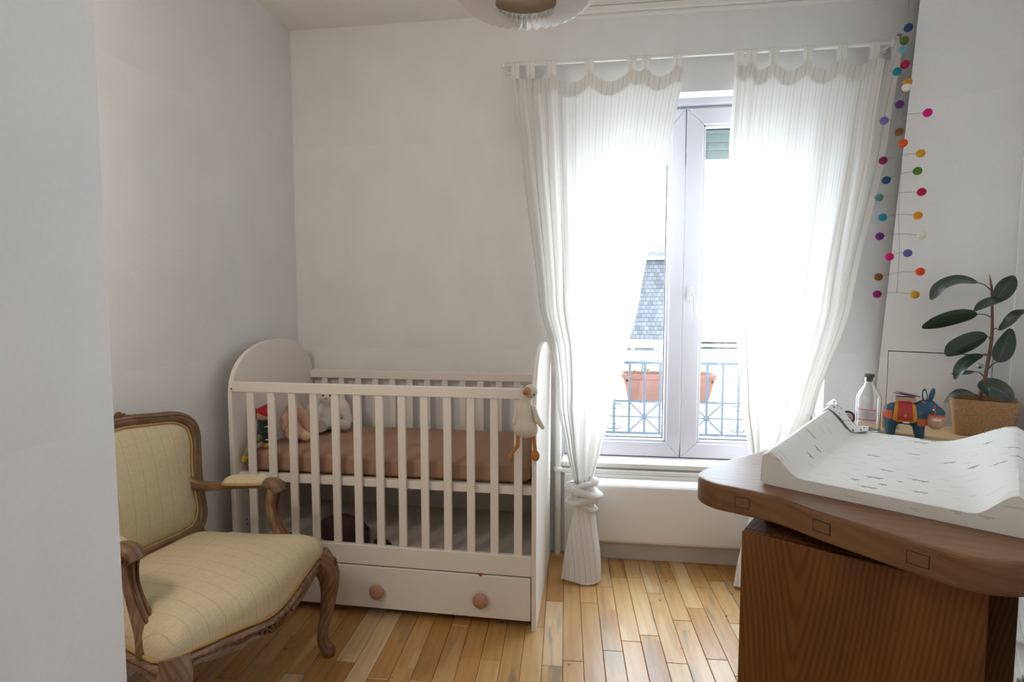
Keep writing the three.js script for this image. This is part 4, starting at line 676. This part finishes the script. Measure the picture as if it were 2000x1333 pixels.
{
  const g = thing('wooden_donkey', 'painted navy wooden donkey with orange saddle cloth and card holder', 'figurine', ob(-0.226, TT + 0.0005, 0.335), OBL + 0.12);
  const navy = new THREE.Color('#1f4a60'), orange = new THREE.Color('#c7562c'), pink = new THREE.Color('#c99a8c');
  const bodyG = blob([[-0.045, 0.078, 0, 0.037, 0.010, 0.076, 0, 0.036], [-0.056, 0.05, 0.019, 0.017, -0.057, 0.010, 0.021, 0.014], [-0.056, 0.05, -0.019, 0.017, -0.057, 0.010, -0.021, 0.014], [0.022, 0.05, 0.019, 0.017, 0.026, 0.010, 0.021, 0.014], [0.022, 0.05, -0.019, 0.017, 0.026, 0.010, -0.021, 0.014], [0.018, 0.085, 0, 0.030, 0.044, 0.108, 0.004, 0.024], [0.045, 0.106, 0.004, 0.026, 0.070, 0.090, 0.010, 0.023], [0.070, 0.072, 0.012, 0.024, 0.070, 0.056, 0.014, 0.022]], 0.012, 64);
  const p = bodyG.attributes.position, col = new Float32Array(p.count * 3);
  for (let i = 0; i < p.count; i++) { const x = p.getX(i), y = p.getY(i); let c = navy; if (x < -0.056 && y > 0.062 && y < 0.090) c = orange; if (x > 0.018 && x < 0.046 && y > 0.046 && y < 0.068) c = orange; if (x > 0.047 && y < 0.081) c = pink; if (x > 0.047 && y > 0.081 && y < 0.087) c = orange; col[3 * i] = c.r; col[3 * i + 1] = c.g; col[3 * i + 2] = c.b; }
  bodyG.setAttribute('color', new THREE.BufferAttribute(col, 3));
  part('body', bodyG, M({ vertexColors: true, roughness: 0.4 }), g);
  for (const [x, z, r, q] of [[0.058, -0.012, -0.2, -0.22], [0.036, 0.014, 0.15, 0.10]]) part('ear', T(ball(0, 0, 0, 0.0085, 0.025, 0.005, 12), x, 0.149, z, r, 0, q), flat('#1f4a60', 0.4), g);
  part('ear_lining', T(ball(0, 0, 0, 0.0050, 0.018, 0.003, 10), 0.036, 0.149, 0.0175, 0.15, 0, 0.10), flat('#c9c2b4', 0.5), g);
  for (const z of [-0.014, 0.032]) part('eye', ball(0.060, 0.104, z, 0.0035, 0.0035, 0.002, 10), flat('#e8e6e0', 0.3), g);
  part('teeth', bx(0.024, 0.009, 0.004, 0.070, 0.070, 0.0365, 0.0015), flat('#e6d9b8', 0.5), g);
  part('bridle', [T(new THREE.TorusGeometry(0.0262, 0.0025, 6, 24), 0.064, 0.094, 0.009, 0, Math.PI / 2, 0), tube([[0.030, 0.128, 0.022], [0.05, 0.118, 0.028], [0.066, 0.110, 0.027]], 0.002, 6)], flat('#c7562c', 0.5), g);
  const arcS = (r, z0, z1, w0, w1, th) => { const rows = []; for (let i = 0; i <= 16; i++) { const a = lerp(-z0, z1, i / 16), k = Math.abs(a) / z1, w = lerp(w0, w1, k); rows.push([V(-0.018 - w, 0.077 + r * Math.cos(a), r * Math.sin(a)), V(-0.018 + w, 0.077 + r * Math.cos(a), r * Math.sin(a)), V(-0.018 + w, 0.077 + (r + th) * Math.cos(a), (r + th) * Math.sin(a)), V(-0.018 - w, 0.077 + (r + th) * Math.cos(a), (r + th) * Math.sin(a))]); } return loft(rows, { loop: true, caps: true, crease: 0.5 }); };
  const sad = part('saddle_cloth', arcS(0.0376, 2.2, 2.2, 0.027, 0.036, 0.004), flat('#d18f1e', 0.5), g, 'orange-yellow saddle cloth');
  part('saddle_pocket', arcS(0.0416, 1.9, 1.9, 0.018, 0.022, 0.006), flat('#a8282c', 0.5), sad, 'red pocket panel');
  part('pocket_edge', [T(ball(0, 0, 0, 0.011, 0.003, 0.003, 12), -0.015, 0.054, 0.045)], flat('#e4ddcf', 0.6), sad);
  part('flower', ball(-0.018, 0.078, 0.0480, 0.005, 0.005, 0.0015, 10), flat('#c08a34', 0.5), sad);
  part('holder', [bx(0.058, 0.012, 0.004, -0.016, 0.132, 0.014, 0.001), bx(0.058, 0.012, 0.004, -0.016, 0.132, -0.014, 0.001), bx(0.004, 0.012, 0.03, 0.011, 0.132, 0), bx(0.004, 0.012, 0.03, -0.043, 0.132, 0), bx(0.058, 0.004, 0.03, -0.016, 0.125, 0)], flat('#b78f7a', 0.6), g);
  for (const [dx, dz, hh, cc] of [[-0.006, 0.006, 0.012, '#8c7f98'], [0.002, -0.003, 0.017, '#a9828a'], [0.012, -0.008, 0.012, '#6f6f8c']]) part('card', T(bx(0.062, 0.0016, 0.024, 0, 0, 0), -0.016 + dx, 0.133 + hh, dz, 0, 0, -0.16), flat(cc, 0.6), g);
}
{
  const g = thing('round_rattle', 'small round wooden rattle with a navy rim standing beside the glass bottle', 'rattle', ob(-0.425, TT + 0.0258, 0.24), OBL + 0.15);
  part('ring', new THREE.TorusGeometry(0.021, 0.0045, 10, 32), flat('#2d3c66', 0.4), g);
  part('face', T(new THREE.CylinderGeometry(0.018, 0.018, 0.006, 28), 0, 0, 0, Math.PI / 2), flat('#d9d3c6', 0.6), g);
  part('picture', [T(ball(0, 0, 0, 0.009, 0.008, 0.002, 12), -0.004, 0.001, 0.0035), T(ball(0, 0, 0, 0.005, 0.006, 0.002, 10), 0.007, -0.004, 0.0035)], flat('#b8643a', 0.6), g);
}
single('folded_card', T(merge([T(bx(0.032, 0.045, 0.0015), -0.006, 0.0225, 0, 0, 0.5), T(bx(0.032, 0.045, 0.0015), 0.018, 0.0225, 0, 0, -0.5)]), ...ob(-0.295, TT, 0.22), 0, OBL), flat('#cdbfae', 0.8), 'small folded beige card standing behind the bottle', 'card');
// rubber plant in a cork planter
{
  const cork = canvasTex(512, 512, (c, w) => { c.fillStyle = '#a67f57'; c.fillRect(0, 0, w, w); for (let i = 0; i < 5200; i++) { c.fillStyle = ['rgba(120,84,50,0.35)', 'rgba(190,152,108,0.35)', 'rgba(84,56,32,0.35)', 'rgba(205,170,125,0.25)'][i % 4]; c.beginPath(); c.ellipse(rnd() * w, rnd() * w, rr(1, 6), rr(1, 4), rr(0, 3), 0, 7); c.fill(); } }, 5, 5);
  const p = thing('cork_planter', 'tapered square cork planter on the pine table', 'planter', ob(-0.026, TT + 0.0005, 0.128), OBL);
  const ring = (h, y) => { const r = []; for (let k = 0; k < 32; k++) { const a = k / 32 * 6.283 + 0.0001, c = Math.cos(a), s = Math.sin(a); r.push(V(h * Math.sign(c) * Math.abs(c) ** 0.22, y, h * Math.sign(s) * Math.abs(s) ** 0.22)); } return r; };
  const pg = loft([ring(0.001, 0.0), ring(0.076, 0.0), ring(0.079, 0.003), ring(0.0945, 0.126), ring(0.094, 0.1285), ring(0.086, 0.1285), ring(0.083, 0.105)], { loop: true, crease: 0.6 });
  part('pot', metreUV(pg), M({ map: cork, roughness: 0.9 }), p);
  part('soil', T(new THREE.BoxGeometry(0.158, 0.012, 0.158), 0, 0.10, 0), flat('#3a2a1e', 1), p);
  const f = thing('rubber_plant', 'rubber plant with dark glossy leaves growing in the cork planter', 'plant', ob(0, 0, 0), OBL);
  const stem = [[-0.040, 0.862, 0.128], [-0.026, 0.946, 0.13], [-0.018, 1.029, 0.13], [-0.013, 1.102, 0.13], [-0.015, 1.174, 0.13], [-0.019, 1.246, 0.13], [-0.022, 1.285, 0.13]];
  part('stem', sweep(stem.map((q, i) => [...q, 0.0065 - i * 0.0005]), { seg: 10, steps: 40 }), flat('#6d4c3c', 0.7), f);
  part('bud', sweep([[-0.022, 1.28, 0.13, 0.0035], [-0.025, 1.30, 0.13, 0.003], [-0.029, 1.325, 0.13, 0.0006]], { seg: 8 }), flat('#8a4a42', 0.5), f, 'reddish bud');
  const leafTex = dataTex(256, 128, (u, v) => { const d = Math.abs(v - 0.5), mid = d < 0.02 ? 0.35 : 0, vein = 0.06 * Math.sin((u * 30 + d * 22) * 2), s = 1 + vein + 0.12 * nz(u * 6, v * 5, 2); return [(0.175 + mid * 0.5) * s, (0.225 + mid * 0.55) * s, (0.185 + mid * 0.4) * s]; });
  const leafA = M({ map: leafTex, roughness: 0.32, clearcoat: 0.25, clearcoatRoughness: 0.25 }), leafB = M({ map: leafTex, color: '#c9dcae', roughness: 0.4, clearcoat: 0.2, clearcoatRoughness: 0.3 });
  const petM = flat('#5b5a44', 0.6);
  // path: stalk foot, leaf base, points, tip; w = half width; face = direction the leaf's face leans to
  const leaf = (path, w, face, mat = leafA, cup = 0.12) => {
    const c = new THREE.CatmullRomCurve3(path.slice(1).map((q) => V(...q)), false, 'centripetal'), rows = [], N = 22, F = V(...face).normalize();
    for (let i = 0; i <= N; i++) {
      const t = i / N, q = c.getPoint(t), tg = c.getTangent(t), side = F.clone().cross(tg).normalize(), nn = tg.clone().cross(side).normalize(), ww = w * Math.max(0.02, Math.sin(Math.PI * Math.min(1, t ** 0.8 * 0.97 + 0.015)) ** 0.62), row = [];
      for (let k = 0; k <= 10; k++) { const s = k / 5 - 1; row.push(q.clone().addScaledVector(side, s * ww).addScaledVector(nn, cup * ww * (s * s))); }
      rows.push(row);
    }
    const g1 = loft(rows), u = g1.attributes.uv; for (let i = 0; i <= N; i++) for (let k = 0; k <= 10; k++) u.setXY(i * 11 + k, i / N, k / 10);
    const L = part('leaf', g1, mat, f); const a = path[0], b = path[1]; part('stalk', sweep([[...a, 0.0022], [(a[0] + b[0]) / 2, (a[1] + b[1]) / 2 + 0.006, (a[2] + b[2]) / 2, 0.002], [...b, 0.0018]], { seg: 7, steps: 8 }), petM, L);
    return L;
  };
  const z = 0.13;
  leaf([[-0.022, 1.268, z], [-0.060, 1.297, z + 0.01], [-0.115, 1.306, z + 0.02], [-0.161, 1.285, z + 0.025], [-0.188, 1.236, z + 0.03]], 0.034, [0, 0.75, 0.45]);
  leaf([[-0.016, 1.172, z], [-0.056, 1.184, z + 0.012], [-0.11, 1.172, z + 0.02], [-0.165, 1.152, z + 0.03], [-0.210, 1.133, z + 0.035]], 0.036, [0.0, 0.55, -0.6], leafB);
  leaf([[-0.014, 1.085, z], [-0.026, 1.108, z + 0.01], [-0.070, 1.085, z + 0.03], [-0.11, 1.062, z + 0.045], [-0.138, 1.036, z + 0.05]], 0.040, [0.0, 0.5, -0.75], leafB);
  leaf([[-0.018, 1.034, z], [-0.036, 1.041, z + 0.012], [-0.07, 1.022, z + 0.03], [-0.095, 0.990, z + 0.045], [-0.108, 0.95, z + 0.05]], 0.024, [-0.2, 0.6, 0.5]);
  leaf([[-0.028, 0.962, z], [-0.054, 0.980, z + 0.02], [-0.080, 0.974, z + 0.03], [-0.10, 0.972, z + 0.04], [-0.118, 0.968, z + 0.045]], 0.014, [0, 0.8, 0.4]);
  leaf([[-0.018, 1.225, z], [-0.008, 1.232, z - 0.004], [0.008, 1.265, z - 0.01], [0.024, 1.296, z - 0.012], [0.036, 1.318, z - 0.012]], 0.034, [0.5, -0.3, 0.9]);
  leaf([[-0.018, 1.236, z], [0.008, 1.240, z + 0.02], [-0.015, 1.232, z + 0.04], [-0.045, 1.215, z + 0.055], [-0.066, 1.196, z + 0.06]], 0.026, [0.1, 0.9, 0.35]);
  leaf([[-0.012, 1.128, z], [0.004, 1.130, z + 0.012], [0.025, 1.155, z + 0.02], [0.048, 1.188, z + 0.022], [0.068, 1.20, z + 0.015]], 0.026, [-0.3, 0.8, 0.5]);
  leaf([[-0.016, 0.992, z], [0.006, 1.016, z], [0.016, 1.05, z - 0.004], [0.027, 1.09, z - 0.008], [0.036, 1.135, z - 0.01]], 0.032, [0.35, -0.1, 0.9]);
  leaf([[-0.038, 0.880, z], [-0.030, 0.905, z + 0.005], [-0.012, 0.925, z + 0.015], [0.02, 0.915, z + 0.025], [0.05, 0.885, z + 0.03]], 0.036, [0, 0.4, 0.85]);
  leaf([[-0.040, 0.878, z], [-0.052, 0.898, z + 0.01], [-0.075, 0.903, z + 0.02], [-0.10, 0.898, z + 0.03], [-0.135, 0.86, z + 0.035]], 0.022, [0, 0.8, 0.3]);
}
// felt ball garland
{
  const g = thing('felt_ball_garland', 'hanging garland of small coloured felt balls on grey thread', 'garland', ob(0, 0, 0.06), OBL);
  const B = [[-0.301, 2.274, '#27406b'], [-0.312, 2.23, '#586a2c'], [-0.314, 2.198, '#6f9aa4'], [-0.305, 2.139, '#a3173a'], [-0.33, 2.119, '#1f7a8c'], [-0.295, 2.07, '#c8822c'], [-0.298, 2.052, '#e6ddca'], [-0.317, 1.992, '#5a2462'], [-0.365, 1.94, '#6d64a0'], [-0.229, 1.942, '#cf1577'], [-0.315, 1.887, '#7a4a24'], [-0.3, 1.842, '#d8501e'], [-0.362, 1.786, '#7a1a4a'], [-0.244, 1.794, '#c99a2c'], [-0.349, 1.708, '#1f4468'], [-0.251, 1.729, '#52752c'], [-0.37, 1.643, '#52807a'], [-0.235, 1.648, '#b51638'], [-0.355, 1.564, '#257a94'], [-0.243, 1.56, '#d08a1c'], [-0.362, 1.49, '#64206a'], [-0.228, 1.483, '#e0d8c4'], [-0.327, 1.407, '#c8156c'], [-0.269, 1.418, '#5e64a0'], [-0.36, 1.329, '#7a4a22'], [-0.227, 1.345, '#d6441c'], [-0.362, 1.26, '#80185a'], [-0.24, 1.257, '#c99a2a']];
  const unit = new THREE.IcosahedronGeometry(0.0152, 3); { const p = unit.attributes.position; for (let i = 0; i < p.count; i++) { const x = p.getX(i), y = p.getY(i), zz = p.getZ(i), s = 1 + 0.05 * nz(x * 300, y * 300, zz * 300); p.setXYZ(i, x * s, y * s, zz * s); } unit.computeVertexNormals(); }
  const thread = flat('#9a9894', 0.9);
  for (const [a, y, c] of B) { const m = part('felt_ball', unit, flat(c, 1, { sheen: 0.6, sheenRoughness: 0.7, sheenColor: new THREE.Color(c) }), g); m.position.set(a, y, 0); }
  const runs = [tube([[-0.301, H, 0], [-0.304, 2.42, 0], [-0.301, 2.274, 0]], 0.0011, 5, 8)];
  for (let i = 0; i < 8; i++) runs.push(rod([B[i][0], B[i][1], 0], [B[i + 1 > 7 ? 7 : i + 1][0], B[i + 1 > 7 ? 7 : i + 1][1] - 1e-5, 0], 0.0011, 5));
  for (const [i, j] of [[8, 9], [12, 13], [14, 15], [16, 17], [18, 19], [20, 21], [22, 23], [24, 25], [26, 27]]) runs.push(tube([[B[i][0], B[i][1], 0], [(B[i][0] + B[j][0]) / 2, (B[i][1] + B[j][1]) / 2 + 0.008, 0], [B[j][0], B[j][1], 0]], 0.0011, 5, 10));
  runs.push(rod([B[10][0], B[10][1], 0], [B[11][0], B[11][1], 0], 0.0011, 5), tube([[-0.317, 1.992, 0], [-0.312, 1.95, 0], [-0.315, 1.887, 0]], 0.0011, 5, 8), tube([[-0.30, 1.842, 0], [-0.304, 1.6, 0], [-0.296, 1.42, 0], [-0.297, 1.262, 0]], 0.0009, 5, 20));
  part('thread', runs, thread, g);
}
// pleated pendant lamp
{
  const g = thing('pendant_lamp', 'white pleated paper pendant lamp hanging from the ceiling', 'lamp', [-0.154, 0.008, -1.442]);
  const N = 38, rows = [];
  for (const [r, y, d] of [[0.082, 1.990, 0.016], [0.090, 1.985, 0.017], [0.130, 1.992, 0.017], [0.166, 2.001, 0.015], [0.185, 2.012, 0.012], [0.184, 2.03, 0.011], [0.162, 2.064, 0.012], [0.12, 2.10, 0.012], [0.07, 2.13, 0.009], [0.035, 2.145, 0.005]]) { const row = []; for (let k = 0; k < N * 2; k++) { const a = k / (N * 2) * 6.2832, s = k % 2 ? 1 : -1; row.push(V((r + s * d * 0.35) * Math.cos(a), y + s * d * 0.55, (r + s * d * 0.35) * Math.sin(a))); } rows.push(row); }
  part('shade', loft(rows, { loop: true, crease: 0.2 }), M({ color: '#f1ece6', roughness: 0.85, transmission: 0.3, thickness: 0 }), g, 'pleated white paper shade');
    part('inner_plate', lathe([[0.02, 2.014], [0.09, 2.010], [0.11, 2.014], [0.11, 2.018], [0.02, 2.021]], 36), flat('#b39a7c', 0.7), g, 'tan inner disc');
  part('socket', lathe([[0, 2.06], [0.018, 2.06], [0.020, 2.10], [0.016, 2.15], [0.006, 2.16], [0, 2.16]], 20), flat('#d9d5cf', 0.5), g);
  part('bulb', lathe([[0, 2.025], [0.016, 2.028], [0.022, 2.038], [0.020, 2.05], [0.014, 2.06]], 24), M({ color: '#f4f1ea', roughness: 0.3 }), g);
  part('cord', rod([0, 2.15, 0], [0, H - 0.03, 0], 0.003, 8), flat('#e4e0da', 0.6), g);
  part('ceiling_rose', lathe([[0, H - 0.035], [0.02, H - 0.034], [0.045, H - 0.012], [0.048, H], [0, H]], 28), whiteGloss, g);
}
renderer.render(scene, camera);
